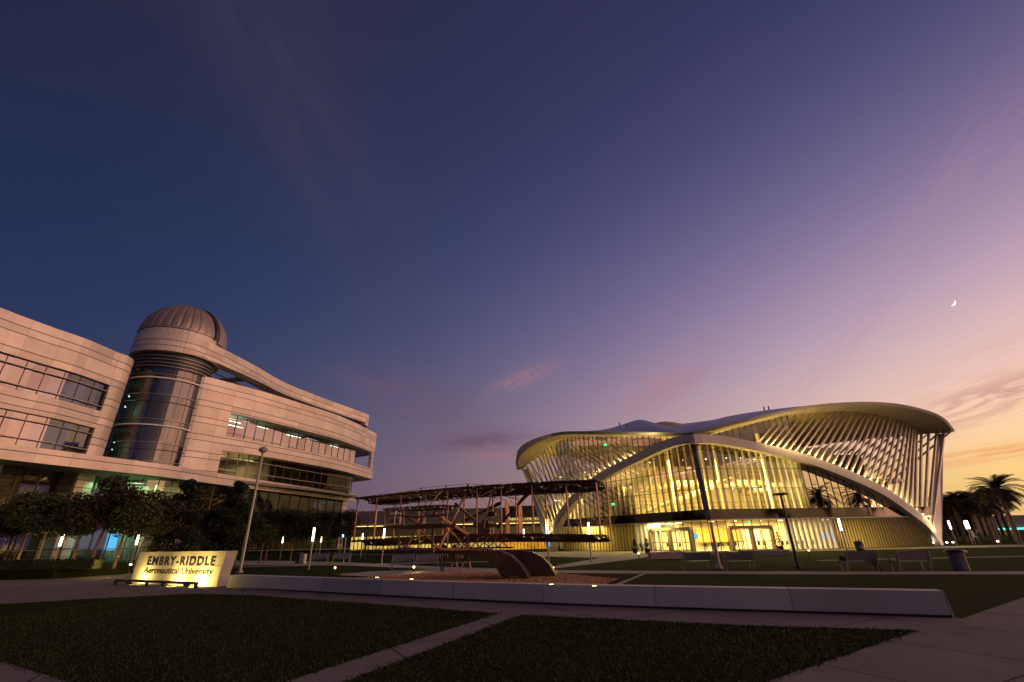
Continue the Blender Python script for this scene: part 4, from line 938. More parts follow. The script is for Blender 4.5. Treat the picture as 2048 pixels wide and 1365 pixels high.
# low walls and handrail on the left
b = MB(); b.wall([at(478,62).to_2d(), at(698,62).to_2d()], 0, 1.0, .3); lw_ = b.build('low_wall', M['dark']); tag(lw_, 'dark low wall with pale coping behind the middle trees', 'wall')
b = MB(); a_, c_ = at(478,61.8,1.05), at(698,61.8,1.05); b.bar(a_, c_, .35, .1); b.build('coping', M['conc'], lw_)
hr = thing('handrail', 'thin pale handrail behind the terrace trees left of the sign', 'railing', at(130,36,.55))
a_, c_ = at(-60,33.5,1.62), at(262,41,1.62); o_ = Vector(hr.location)
b = MB(); b.tube([a_-o_, c_-o_], .03, 6); b.build('rail', M['rail'], hr)
for k in range(9): p = a_.lerp(c_, k/8)-o_; b = MB(); b.tube([p, Vector((p.x,p.y,0.0))], .022, 6); b.build('post', M['rail'], hr)

# ================================================================ TREES
def leafcloud(centers, n, size, flat=.75, mat=None, name='crown', parent=None):
    b = MB()
    for _ in range(n):
        c_, r = random.choice(centers); d = Vector((random.gauss(0,1), random.gauss(0,1), random.gauss(0,1))).normalized()
        p = c_ + Vector((d.x*r, d.y*r, d.z*r*flat))*random.random()**.45
        a = Vector((random.gauss(0,1), random.gauss(0,1), random.gauss(0,.7))).normalized(); e = a.cross(Vector((random.gauss(0,1), random.gauss(0,1), random.gauss(0,1)))).normalized()
        s = size*random.uniform(.6, 1.3); b.face([p-a*s, p+e*s*.42, p+a*s, p-e*s*.42])
    return b.build(name, mat, parent)
def make_tree(name, h, rad, mat, label, group, dense=1.0, shape='round', seed=1, trunk_h=None):
    random.seed(seed); t = thing(name, label, 'tree', (0,0,0), 0, group); th = trunk_h or h*.34
    b = MB(); lean = random.uniform(-.15,.15); top = Vector((lean, random.uniform(-.1,.1), th))
    b.tube([(0,0,-.1), (lean*.3,0,th*.5), top], [.11,.085,.07], 7)
    cs = []; nb = 9 if shape == 'round' else 16
    for k in range(nb):
        a = k*2.4+random.uniform(-.4,.4)
        if shape == 'round': z = th + (h-th)*random.uniform(.15,.85); rr = rad*random.uniform(.35,.75)
        else: q = (k+.5)/nb; z = th*.6+(h-th*.6)*q*.92; rr = rad*(1-q*.75)*.6
        tip = Vector((rr*math.cos(a), rr*math.sin(a), z)); mid_ = top.lerp(tip, .5)+Vector((0,0,.25))
        b.tube([top if shape == 'round' else Vector((0,0,max(th*.6,z-.6))), mid_ if shape == 'round' else tip*.6+Vector((0,0,z*.4)), tip], [.05,.035,.015], 5)
        cs.append((tip, rad*random.uniform(.38,.6)*(1 if shape == 'round' else (1.05-q*.55))))
    if shape == 'round': cs.append((Vector((0,0,th+(h-th)*.5)), rad*.6)); cs.append((Vector((0,0,h-rad*.4)), rad*.45))
    else: b.tube([top, (0,0,h)], [.06,.02], 6); cs.append((Vector((0,0,h-.35)), .35))
    b.build('trunk', M['bark'], t)
    leafcloud(cs, int(6500*dense), .13, .75, M[mat], 'crown', t); return t
G1_ = 'young oaks on the planted terrace'; G2_ = 'trees in front of the white building'
tr1 = make_tree('oak_tree', 4.9, 1.75, 'leaf', 'oak', G1_, .8, seed=11, trunk_h=2.0)
tr2 = make_tree('oak_tree', 5.6, 1.9, 'leaf_r', 'oak', G1_, .8, seed=23, trunk_h=2.1)
tr3 = make_tree('evergreen_tree', 7.2, 2.1, 'leaf_d', 'evergreen', G2_, 1.7, 'cone', seed=31, trunk_h=1.4)
tr4 = make_tree('shade_tree', 7.0, 2.5, 'leaf_d', 'shade', G2_, 1.3, seed=47, trunk_h=2.0)
first = {}
def put(root, px, Y, z, label, s=1.0, rz=0, sink=0):
    p = at(px, Y, z)
    if root.name not in first: first[root.name] = 1; root.location = p; root.rotation_euler = (0,0,rz); root['label'] = label; root.scale = (s,)*3; return root
    return dup(root, p, rz, label, s)
put(tr1, 28, 33, .55, 'leftmost young oak on the terrace, uplit trunk', 1.0, .3)
put(tr2, 2, 36, .55, 'reddish young oak cut by the left picture edge', .95, 2.0)
put(tr1, 68, 34, .55, 'young oak with amber uplit trunk, second from left', 1.0, 1.4)
put(tr2, 112, 37, .55, 'reddish crowned young oak behind the uplit pair', .95, 3)
put(tr1, 140, 33.5, .55, 'young oak beside the rough stone pier of the terrace', .95, 4)
put(tr2, 178, 32.5, .55, 'reddish forked young oak with dark leaning trunk', 1.05, .2)
put(tr1, 228, 33, .55, 'green forked young oak in front of the green entrance glass', 1.0, 5.1)
put(tr2, 268, 36, .3, 'reddish young oak just behind the sign left corner', .98, 1)
put(tr3, 338, 40, 0, 'tall dense dark evergreen right above the lit sign', .97, 0)
put(tr4, 300, 44, 0, 'broad dark shade tree behind the sign left half', .85, 1)
put(tr4, 392, 46, 0, 'broad dark shade tree between the two evergreens', .72, 3)
put(tr3, 442, 46, 0, 'narrower dark evergreen just left of the tall lamp post', 1.04, 2)
put(tr4, 480, 50, 0, 'low dark shade tree just behind the tall lamp post', .72, .7)
put(tr4, 530, 55, 0, 'dark shade tree right of the tall lamp post, nearest to it', .8, 2)
put(tr4, 580, 56, 0, 'middle dark shade tree in the row before the glazed storey', .78, 4)
put(tr4, 630, 57, 0, 'dark shade tree behind the tall glowing lamp column', .78, 5)
put(tr4, 678, 59, 0, 'last dark shade tree before the building corner', .78, 1.2)
put(tr1, 470, 48, 0, 'thin young tree with amber trunk at the lamp post foot', .75, 1.2)
put(tr1, 519, 50, 0, 'thin young tree with amber trunk right of the lamp post', .75, 2.2)
for k, (px_, Y_) in enumerate(((34,32.4),(70,33.4),(146,33),(224,32.2))):
    lamp('trunk_lamp', 'POINT', at(px_, Y_, .8)+Vector((.2,-.5,0)), 40, (1,.62,.16), None, .08)
# hedges
def hedge(px0, px1, Y, z0, h, dp, label, n=5000):
    b = MB(); a, c_ = at(px0, Y, z0), at(px1, Y, z0); o = Vector(((a.x+c_.x)/2, Y, z0))
    b.box(Vector((0,0,h*.42)), ((c_.x-a.x)*.98, dp*.8, h*.82))
    for _ in range(n):
        p = Vector((random.uniform(a.x,c_.x)-o.x, random.uniform(-dp/2,dp/2), random.uniform(.1,1)*h)); u = Vector((random.gauss(0,1),random.gauss(0,1),random.gauss(0,1))).normalized(); v = u.cross(Vector((0,.3,1))).normalized()
        s = random.uniform(.04,.09); b.face([p-u*s, p+v*s*.6, p+u*s, p-v*s*.6])
    return tag(b.build('hedge', M['hedge'], None, o), label, 'hedge')
hedge(-40, 196, 31.8, .5, .62, .9, 'clipped dark hedge along the terrace edge at far left')
hedge(484, 700, 60.5, 0, .75, 1.0, 'low dark hedge in front of the pale coping wall')
hedge(700, 866, 80, 0, .75, 1.2, 'low dark hedge in front of the lit dining hall windows')
hedge(1884, 2100, 84, 0, .9, 1.4, 'low dark hedge below the palms at far right')
# palms
def make_palm(seed, th, fr, n=34):
    random.seed(seed); t = thing('palm_tree', 'palm', 'palm tree', (0,0,0), 0, 'date palms at the far right')
    b = MB(); rows = []
    for j in range(15):
        z = th*j/14; r = .22*(1-.25*j/14)*(1+.10*(j%2)); rows.append([Vector((r*math.cos(k*.785), r*math.sin(k*.785), z-.1)) for k in range(8)])
    b.grid(rows, close=True); b.build('trunk', M['bark'], t); b = MB()
    for k in range(n):
        a = random.uniform(0, 6.283); el = R(random.uniform(-35, 80)); L = fr*random.uniform(.8, 1.1); pts = []
        d = Vector((math.cos(a), math.sin(a), 0)); sd_ = Vector((-d.y, d.x, 0)); p = Vector((0,0,th)); e = el
        for j in range(9):
            pts.append(p.copy()); e -= R(9.5)*(1 if el > 0 else .5); p = p + (d*math.cos(e)+Vector((0,0,math.sin(e))))*L/8
        for j in range(8):
            b.bar(pts[j], pts[j+1], .035, .02)
            for q in (0, .33, .66):
                m0 = pts[j].lerp(pts[j+1], q); w_ = L*.26*math.sin(math.pi*min(1,(j+q+1.2)/9.2))+.05; up = (pts[j+1]-pts[j]).normalized()
                for s in (-1, 1):
                    tip = m0 + sd_*s*w_*.8 + up*w_*.55 + Vector((0,0,-w_*.12)); n_ = up*.05
                    b.face([m0-n_, m0+n_, tip])
    b.build('crown', M['palm'], t); return t
pm1, pm2 = make_palm(3, 5.2, 2.7, 58), make_palm(5, 5.0, 2.4, 50)
def putp(root, px, Y, pyc, label, rz=0):
    s = (zpx(px, pyc, Y))/5.1; return put(root, px, Y, 0, label, s, rz)
putp(pm1, 1934, 72, 1004, 'bushy date palm second from the arena edge', .4)
putp(pm2, 1898, 80, 1032, 'small round palm hugging the arena edge', 1.4)
putp(pm2, 1962, 78, 1000, 'date palm behind the twin lamp columns', 2.4)
putp(pm1, 1990, 70, 1000, 'date palm with thick shaggy trunk before the grey wall', 3.1)
putp(pm1, 2042, 58, 978, 'tallest date palm, cut by the right picture edge', 5)
putp(pm2, 2012, 84, 1010, 'date palm half hidden left of the tallest palm', 4)
putp(pm1, 1918, 86, 1012, 'palm half hidden behind the second palm from the arena', 2.9)
putp(pm2, 1976, 88, 1008, 'distant palm above the grey wall', .9)
putp(pm1, 2026, 74, 996, 'palm just left of the tallest palm, slightly behind', 1.9)
putp(pm2, 2000, 66, 1014, 'low palm in front of the teal light band', 3.9)
putp(pm1, 1948, 92, 1008, 'farthest palm, between the twin lamp columns and the bushy palm', 5.3)
# palms and a block that stand behind the photographer and show in the arena glass
fd = (KR-KC).normalized(); fn_ = Vector((-fd.y, fd.x, 0))
def refl_pt(px, Y): q = at(px, Y, 0); return q - fn_*2*(q-KC).dot(fn_)
for k, (px_, Y_, s) in enumerate(((1662,128,2.1),(1748,131,2.1),(1566,136,1.5))):
    dup(pm1, refl_pt(px_, Y_), k*1.3, ('first','second','third')[k]+' palm standing behind the viewpoint, seen only as a reflection', s)
bb = MB(); q0, q1 = refl_pt(1590,150), refl_pt(1840,150); bb.prism([(q0.x,q0.y),(q1.x,q1.y),(q1.x,q1.y-12),(q0.x,q0.y-12)], 0, 4.6); tag(bb.build('reflected_building', M['bldg']), 'plain block behind the viewpoint, seen only as a reflection', 'building')

# ================================================================ LAMPS
def make_column(glow='lampglow'):
    t = thing('lamp_column', 'x', 'lamp', (0,0,0), 0, 'glowing lamp columns along the paths')
    b = MB(); b.tube([(0,0,0),(0,0,1.85)], .055, 10); b.build('post', M['rail'], t)
    b = MB(); b.tube([(0,0,1.85),(0,0,2.75)], .068, 12); b.build('diffuser', M[glow], t)
    b = MB(); b.tube([(0,0,2.75),(0,0,2.80)], .075, 12); b.build('cap', M['dark'], t); return t
cA = make_column(); cB = make_column('lampwhite')
cols = [(98,34,0,'lamp column glowing among the leftmost terrace trees'),(256,36,0,'lamp column at the right end of the green entrance'),
 (617,36,0,'tallest lamp column in front of the middle trees'),(637,58,0,'small lamp column just right of the tallest tree lamp'),(492,64,0,'distant lamp column left of the tall grey lamp post foot'),
 (559,60,0,'distant lamp column among the middle trees'),(466,66,0,'faint lamp column touching the tall lamp post'),(721,62,0,'lamp column by the sculpture left wing tip'),(763,42,0,'lamp column between the sculpture left struts'),
 (1098,30,0,'bright lamp column rising behind the sculpture right wing, nearest'),(1183,37,0,'lamp column at the sculpture right wing end'),(1049,56,0,'lamp column half hidden by the lower wing'),
 (1697,41,1,'white lamp column leaning over the translucent wall'),(1888,66,1,'white lamp column touching the arena right foot'),(1915,58,1,'tallest white lamp column right of the arena'),
 (1946,64,1,'white lamp column of the twin pair, left one'),(1952,60,1,'white lamp column of the twin pair, right one')]
done = set()
for px, Y, kd, lb in cols:
    o = (cA, cB)[kd]; p = at(px, Y, 0)
    if kd not in done: done.add(kd); o.location = p; o['label'] = lb
    else: o = dup(o, p, 0, lb)
    if Y < 60: lamp('column_lamp', 'POINT', p+Vector((0,-.3,2.3)), 22 if kd == 0 else 26, (1,.72,.38) if kd == 0 else (1,.9,.8), None, .12)
# tall lamp posts
def bigpost(px, Y, zt, label, mat, r0, r1, head, pxt=None):
    p = at(px, Y, 0); t = thing('lamp_post', label, 'lamp post', p)
    top = Vector((0,0,zt))
    b = MB(); b.tube([(0,0,0),(0,0,zt)], [r0, r1], 14); b.build('post', M[mat], t)
    b = MB(); b.tube([(0,0,0),(0,0,.12)], r0*1.9, 12); b.build('base', M[mat], t)
    if head == 'flat':
        b = MB(); b.tube([(0,0,zt),(0,0,zt+.28)], [.05,.05], 8); b.tube([(0,0,zt+.28),(0,0,zt+.36)], [.42,.38], 20); b.build('lamp_head', M['dark'], t)
    if head == 'round':
        b = MB(); b.tube([(0,0,zt),(0,0,zt+.12),(0,0,zt+.3),(0,0,zt+.42)], [.16,.30,.30,.12], 14); b.build('lamp_head', M['bldg2'], t)
    return t
Yp = 34; bigpost(479, Yp, zpx(514,906,Yp), 'tall pale lamp post with small round head by the sign', 'rail', .115, .07, 'round')
Yp = 26.5; bigpost(1597, Yp, zpx(1567,1001,Yp), 'black lamp post with flat disc head before the arena doors', 'dark', .085, .05, 'flat')
Yp = 28; bigpost(1439, Yp, zpx(1424,1043,Yp), 'short pale pole between the two doorway benches', 'conc', .10, .04, None)
Yp = 55; bigpost(729, Yp, zpx(729,1040,Yp), 'thin dark lamp post behind the sculpture left wing', 'dark', .06, .05, None)
Yp = 46; bigpost(686, Yp, 2.2, 'slim pale post with blue beacon left of the sculpture', 'rail', .05, .05, None)
b = MB(); b.tube([at(686,46,2.2), at(686,46,2.42)], .07, 8); tag(b.build('blue_beacon', EM('blue_glow', (.15,.3,1), 8)), 'tiny blue beacon on top of the slim pale post', 'light')
# low spotlights
def spotl(px, py, label, aim, e, spread=70, col_=(1,.68,.22), h=.22):
    g = atZ(px, py, 0); t = thing('ground_spotlight', label, 'spotlight', g)
    b = MB(); b.tube([(0,0,0),(0,0,h*.6)], .03, 6); b.build('stake', M['dark'], t)
    a = Vector(aim).normalized(); b = MB(); b.tube([Vector((0,0,h))-a*.09, Vector((0,0,h))+a*.06], [.06,.075], 10); b.build('housing', M['dark'], t)
    b = MB(); b.tube([Vector((0,0,h))+a*.061, Vector((0,0,h))+a*.07], .065, 10); b.build('lens', M['spot'], t)
    lamp('spot_lamp', 'SPOT', g+Vector((0,0,h))+a*.12, e, col_, None, .05, a.to_track_quat('-Z','Y').to_euler(), None, R(spread))
spotl(668, 1144, 'small warm spotlight in the lawn left of the round plaza', (.75,-.55,.18), 60, 80)
spotl(827, 1143, 'small warm spotlight shining in front of the middle benches', (.35,-.9,.25), 110, 90)
spotl(1109, 1147, 'small spotlight at the foot of the nearest lamp column', (-.7,-.25,.5), 260, 80)
for k, (px, py, lb) in enumerate(((1278,1116,'tiny step light at the stone planter corner'),(1620,1110,'tiny ground light at the dark planter right end'),(1868,1097,'tiny ground light inside the arena right foot'),(1896,1098,'tiny ground light right of the arena foot'),(1908,1098,'tiny ground light second right of the arena foot'),(1998,1098,'tiny ground light below the palms'),(88,1128,'bollard light beside the second terrace oak'),(258,1128,'bollard light left of the sign'),(507,1117,'tiny path light just right of the lamp post'),(535,1111,'round path light behind the middle trees'),(528,1118,'tiny path light below the round path light'))):
    g = atZ(px, max(py, 1108), 0) if px > 300 else at(px, 32.2 if px < 200 else 30.5, .55 if px < 200 else .4)
    if px > 1800: g = at(px, 62, 0)
    t = thing('path_light', lb, 'light', g); s_ = .4+.012*g.y
    b = MB(); b.tube([(0,0,0),(0,0,.3)], .05*s_, 8); b.build('stem', M['dark'], t)
    b = MB(); b.tube([(0,0,.3),(0,0,.3+.09*s_)], .08*s_, 8); b.build('lens', M['lampwhite'] if px > 1800 or 500 < px < 540 else M['lampglow'], t)

# ================================================================ BENCHES, BINS
def make_bench(kind):
    t = thing('bench', 'x', 'bench', (0,0,0), 0, 'metal benches along the path')
    W = 1.75
    for z, y in [(.42, -.24), (.42, -.10), (.42, .04), (.42, .17)]:
        b = MB(); b.box((0,y,z), (W,.115,.035)); s_ = b.build('seat_slat', M['bench'], t)
    b = MB(); b.plate([(-W/2,.24,.46),(W/2,.24,.46),(W/2,.36,.86),(-W/2,.36,.86)], (0,.03,0)); b.build('backrest', M['bench'], t)
    for s in (-1, 1):
        b = MB(); x = s*(W/2-.06)
        b.bar((x,-.26,0), (x,-.26,.6), .05, .06, (1,0,0)); b.bar((x,.18,0), (x,.36,.84), .05, .06, (1,0,0)); b.bar((x,-.28,.62), (x,.30,.64), .06, .04, (1,0,0)); b.bar((x,-.24,.39), (x,.22,.39), .05, .04, (1,0,0)); b.build('leg', M['benchleg'], t)
    return t
bn = make_bench(0)
bl = [(638,1128.5,'bench beside the pair of litter bins',.1,1),(682,1128.5,'bench right of the bin bench, below the blue beacon',.1,1),(805,1138.5,'bench left of the warm plaza spotlight',.15,1),(853,1138.5,'bench right of the warm plaza spotlight',.15,1),
 (1395,1140,'bench left of the short pale pole',math.pi,1),(1479,1141,'bench right of the short pale pole',math.pi,1),(1722,1143,'bench with a person sitting on it',math.pi,1),(1826,1143,'empty bench between the seated person and the big bin',math.pi,1)]
BP = {}
for k, (px, py, lb, rz, s) in enumerate(bl):
    p = atZ(px, py, 0); o = bn if k == 0 else dup(bn, p, None, lb); o.location = p; o['label'] = lb
    # benches on the left face the viewer, on the right show their backs
    o.rotation_euler = (0,0, rz if k < 4 else math.pi+.0); BP[k] = o
    o.scale = (.86,1,1) if k < 4 else (.86,1,1)
def binn(px, py, label, col_, w_=.55, h=.85, lid=True):
    p = atZ(px, py, 0); t = thing('litter_bin', label, 'litter bin', p)
    b = MB(); b.tube([(0,0,0),(0,0,.06),(0,0,.08),(0,0,h)], [w_*.52,w_*.52,w_*.5,w_*.5], 4 if w_ > .6 else 16); b.build('bin_body', M[col_], t)
    if lid: b = MB(); b.tube([(0,0,h),(0,0,h+.05),(0,0,h+.12)], [w_*.53,w_*.53,w_*.35], 16); b.build('lid', M['dark'], t)
binn(597, 1127.5, 'dark litter bin, left of the bin pair', 'dark', .6, .85); binn(606, 1128.5, 'pale litter bin, right of the bin pair', 'rail', .5, .85, False)
binn(1924, 1141, 'large grey litter bin with dark lid at far right', 'bin', .78, .74)
binn(1722, 1108, 'dark bin in front of the translucent wall', 'dark', .6, .9)
# planters by the doors
def planter(px0, px1, py, h, label, mat):
    a, c_ = atZ(px0, py, 0), atZ(px1, py, 0); b = MB(); c_.y = a.y; b.box(((a.x+c_.x)/2, a.y+.5, h/2), (c_.x-a.x, 1.0, h)); tag(b.build('planter_wall', M[mat], bevel=.02), label, 'planter'); return a, c_
planter(1303, 1386, 1119.5, .52, 'pale stone planter wall in front of the left doors', 'stone')
planter(1488, 1616, 1113, .42, 'long dark planter wall in front of the right doors', 'bin')
b = MB(); a_, c_ = atZ(1388,1116,0), atZ(1486,1116,0)
for _ in range(2600):
    p = Vector((random.uniform(a_.x,c_.x), a_.y+random.uniform(0,.9), 0)); l = random.uniform(-.12,.12); h = random.uniform(.25,.5); b.face([p-Vector((.012,0,0)), p+Vector((.012,0,0)), p+Vector((l,random.uniform(-.1,.1),h))])
tag(b.build('ornamental_grass', M['goldgrass']), 'strip of golden dry grass between the two planters', 'grass', None, 'stuff')
def conifer(px, Y, h, label, pot=True):
    p = at(px, Y, 0); t = thing('potted_conifer', label, 'potted plant', p)
    if pot: b = MB(); b.tube([(0,0,0),(0,0,.55)], [.24,.32], 12); b.build('pot', M['dark'], t)
    b = MB()
    for k in range(5):
        z = .5+(h-.5)*k/5; r = .55*(1-k/5.6)
        for _ in range(130): a = random.uniform(0,6.3); q = random.random(); c0 = Vector((r*q*math.cos(a), r*q*math.sin(a), z+.25*(1-q)*1+random.uniform(-.03,.05))); u = Vector((math.cos(a),math.sin(a),-.2)); v = Vector((-u.y,u.x,random.uniform(-.4,.4))); b.face([c0-u*.09, c0+v*.04, c0+u*.09, c0-v*.04])
    b.tube([(0,0,.4),(0,0,h)], [.03,.01], 5); b.build('crown', M['leaf_d'], t)
conifer(1563, 52, 1.95, 'tiered potted conifer right of the right doors'); conifer(1296, 54, 1.5, 'thin potted conifer left of the left doors'); conifer(1271, 57, 1.4, 'small potted conifer beside the left glass')

# ================================================================ BICYCLES
def make_bike():
    t = thing('bicycle', 'x', 'bicycle', (0,0,0), 0, 'bicycles racked before the dining hall')
    for x in (-.5, .5):
        b = MB(); b.tube([(x+.33*math.cos(a*.2618), 0, .34+.33*math.sin(a*.2618)) for a in range(25)], .022, 5, False)
        for a in range(6): b.tube([(x,0,.34),(x+.33*math.cos(a*1.047),0,.34+.33*math.sin(a*1.047))], .005, 3)
        b.build('wheel', M['dark'], t)
    b = MB()
    for p, q in (((-.5,0,.34),(-.15,0,.75)),((-.5,0,.34),(-.05,0,.34)),((-.05,0,.34),(-.18,0,.85)),((-.05,0,.34),(.36,0,.72)),((-.15,0,.75),(.34,0,.8)),((.5,0,.34),(.33,0,.92))): b.tube([p,q], .018, 5)
    b.build('frame', M['bench'], t)
    b = MB(); b.tube([(.33,-.25,.95),(.33,.25,.95)], .016, 5); b.build('handlebar', M['dark'], t); b = MB(); b.box((-.19,0,.88),(.24,.12,.05)); b.build('saddle', M['dark'], t); return t
bk = make_bike()
for k in range(7):
    p = at(748+k*11, 79, 0); lb = ['leftmost','second','third','middle','fifth','sixth','rightmost'][k]+' dark bicycle in the rack before the dining hall'
    o = bk if k == 0 else dup(bk, p, None, lb); o.location = p; o['label'] = lb; o.rotation_euler = (0,0,.5+.35*math.sin(k*2.1))

# ================================================================ MOON
p = CAM + pray(1903.5, 606.5).normalized()*2200; d = (p-CAM).normalized(); rt = d.cross(Vector((0,0,1))).normalized(); u_ = rt.cross(d)
rt2 = (rt*.74 - u_*.67).normalized(); up2 = rt2.cross(d).normalized()
b = MB(); Rm = 10.5; oc = []
for k in range(25): a = R(-90+180*k/24); oc.append((math.cos(a), math.sin(a)))
outer = [rt2*Rm*c_ + up2*Rm*s_ for c_, s_ in oc]; inn = [rt2*Rm*c_*.5 + up2*Rm*s_ for c_, s_ in oc][::-1]
pts = outer + inn[1:-1]; n_ = len(outer)
for k in range(n_-1):
    i0, i1 = rt2*Rm*oc[k][0]*.5+up2*Rm*oc[k][1], rt2*Rm*oc[k+1][0]*.5+up2*Rm*oc[k+1][1]
    b.face([outer[k], outer[k+1], i1, i0]); b.face([outer[k]+d*4, i0+d*4, i1+d*4, outer[k+1]+d*4]); b.face([outer[k], outer[k]+d*4, outer[k+1]+d*4, outer[k+1]])
tag(b.build('crescent_moon', EM('moonlight', (1,.93,.86), 1.6), None, p), 'thin bright crescent moon in the pink sky', 'moon')
# ================================================================ AIRCRAFT SCULPTURE
O = Vector((-1.95, 21.2, 0)); fu = Vector((.893, -.45, 0)).normalized(); fv = Vector((-fu.y*-1, 0, 0)); fv = Vector((fu.y, -fu.x, 0)).normalized()   # towards the viewer
if fv.y > 0: fv = -fv
fl = thing('aircraft_sculpture', 'life-size bronze skeleton biplane of the first powered flight', 'sculpture', O)
Zv = Vector((0,0,1))
def L(u, v, z): return fu*u + fv*v + Zv*z
def skinmat(name, hole):
    mt, nt, bs = newm(name); bs.inputs['Metallic'].default_value = .5; bs.inputs['Roughness'].default_value = .6
    t = nt.nodes.new('ShaderNodeTexCoord'); n = nt.nodes.new('ShaderNodeTexNoise'); n.inputs['Scale'].default_value = 1.3; n.inputs['Detail'].default_value = 3; nt.links.new(t.outputs['Object'], n.inputs['Vector'])
    v = nt.nodes.new('ShaderNodeTexVoronoi'); v.inputs['Scale'].default_value = 6; nt.links.new(t.outputs['Object'], v.inputs['Vector'])
    h = mth(nt, 'MULTIPLY', mth(nt, 'GREATER_THAN', n.outputs[0], hole), mth(nt, 'LESS_THAN', v.outputs['Distance'], .42))
    nt.links.new(vmth(nt, 'SCALE', (.13,.085,.055), None, mth(nt, 'MULTIPLY_ADD', n.outputs[0], 1.6, .2)), bs.inputs['Base Color'])
    nt.links.new(mth(nt, 'SUBTRACT', 1.0, h), bs.inputs['Alpha']); return mt
M['wing'] = skinmat('perforated_bronze_wing', .47); M['mesh'] = skinmat('lattice_bronze', .30)
Hs = 6.05; ch = 1.95
TILT = .115
def droop(u): return -.12*(u/Hs)**2
def wing(z, name, ulo=-Hs, uhi=Hs, c_=ch, v0=0, dr=True, mat='wing', thick=.03, par=fl, tipr=1.5):
    rows = []; rows2 = []; n = 41
    for i in range(n):
        u = ulo + (uhi-ulo)*i/(n-1); e = min(u-ulo, uhi-u); k = 1 if e > tipr else math.sqrt(max(0, 1-((tipr-e)/tipr)**2))*.8+.2
        row = []; r2 = []
        for j in range(9):
            q = j/8; v = v0 + c_*(.5-q)*1.0
            vv = v if q < .5 else v0 + c_*(.5-q)*k + 0; cam_ = .09*math.sin(math.pi*min(1, q*1.15+.02))**1 * c_/2
            row.append(L(u, vv, z + vv*TILT + (droop(u) if dr else 0) + cam_ - .05*q)); r2.append(row[-1]-Zv*thick)
        rows.append(row); rows2.append(r2)
    b = MB(); b.grid(rows); b.grid([r[::-1] for r in rows2])
    for e in (0, -1): b.grid([[r[e] for r in rows], [r[e] for r in rows2]], sm=False); b.grid([rows[e], rows2[e]], sm=False)
    w_ = b.build(name, M[mat], par)
    b = MB()
    for i in range(1, n-1, 1): b.tube([p-Zv*(thick+.012) for p in rows[i]], .016, 4)
    for j in (1, 6): b.tube([r[j]-Zv*(thick+.03) for r in rows], .03, 5)
    b.build('rib', M['bronze'], w_); return w_
ZL, ZU = 1.77, 3.65
wing(ZU, 'upper_wing'); wing(ZL, 'lower_wing')
stt = [-5.95, -4.75, -3.3, -1.9, -.75, .75, 1.9, 3.3, 4.75, 5.95]
for u in stt:
    for v in (.72, -.62):
        b = MB(); b.tube([L(u, v, ZL+droop(u)+v*TILT+.03), L(u, v, ZU+droop(u)+v*TILT-.02)], .034, 7); b.build('strut', M['copper'], fl)
for a_, c_ in zip(stt[:-1], stt[1:]):
    if abs(a_) < .8 and abs(c_) < .8: continue
    for v in (.72, -.62):
        for p_, q_ in ((a_, c_), (c_, a_)): b = MB(); b.tube([L(p_, v, ZL+droop(p_)+v*TILT), L(q_, v, ZU+droop(q_)+v*TILT)], .007, 3); b.build('bracing_wire', M['dark'], fl)
# safety line on posts above the upper wing
b = MB(); pts = []
for u in (-5.6,-2.75,-1.35,-.2,1.9): pts.append(L(u, 0, ZU+(.10 if abs(u) > 5 or u > 1 else .34)+droop(u)))
b.tube(pts, .008, 4)
for u in (-2.75,-1.35,-.2): b.tube([L(u,0,ZU), L(u,0,ZU+.36)], .025, 5)
b.build('stay_line', M['dark'], fl)
# elevator (two planes in front), struts and outriggers
def lp(px, py, v): # local point seen at a pixel in the vertical plane fv-offset v
    P0 = O + fv*v; d = pray(px, py); k = ((P0-CAM).dot(fv))/d.dot(fv); return CAM + d*k - O
e1, e2 = lp(768,1021,2.9), lp(912,1012.5,2.9); e3, e4 = lp(769,1055,2.9), lp(908,1050,2.9)
def plane(p, q, name, mat, c_=.75):
    b = MB(); rows = []; 
    for i in range(25):
        s = i/24; k = math.sqrt(max(0,1-abs(2*s-1)**4))*.8+.2; m0 = p.lerp(q, s); rows.append([m0+fv*c_*k*(.5-j/6)+Zv*(.03*math.sin(math.pi*j/6)+c_*k*(.5-j/6)*.16) for j in range(7)])
    b.grid(rows); b.grid([[x-Zv*.03 for x in r][::-1] for r in rows]); 
    for e in (0,-1): b.grid([[r[e] for r in rows], [r[e]-Zv*.03 for r in rows]], sm=False)
    return b.build(name, M[mat], fl)
plane(e1, e2, 'elevator_plane', 'mesh'); plane(e3, e4, 'elevator_plane', 'bronze')
for s in (.06,.34,.62,.94):
    b = MB(); b.tube([e1.lerp(e2,s)+fv*.2, e3.lerp(e4,s)+fv*.2], .022, 5); b.build('strut', M['copper'], fl)
b = MB(); b.tube([e1.lerp(e2,.02)-Zv*.03, e1.lerp(e2,.15)-Zv*.22+fv*.3, e1.lerp(e2,.5)-Zv*.33+fv*.3, e1.lerp(e2,.95)-Zv*.28+fv*.3], .015, 5); b.tube([e1.lerp(e2,.2)-Zv*.2, e1.lerp(e2,.5)-Zv*.34, e1.lerp(e2,.97)-Zv*.3], .02, 5); b.build('warped_rod', M['bronze'], fl)
def pole(pa, pb, va, vb, r=.038, mat='copper', name='brace'):
    b = MB(); b.tube([lp(*pa, va), lp(*pb, vb)], r, 7); b.build(name, M[mat], fl)
pole((808,1030),(840,1049),2.9,2.4,.05); pole((854,1023),(838,1049),2.9,2.4,.04)
pole((869,1026),(936,1070),2.9,.9,.055); pole((931,989),(877,1099),.9,2.7,.05)
pole((834,1060),(813,1095),2.6,2.9,.04); pole((884,981),(858,1012),.9,1.5,.035)
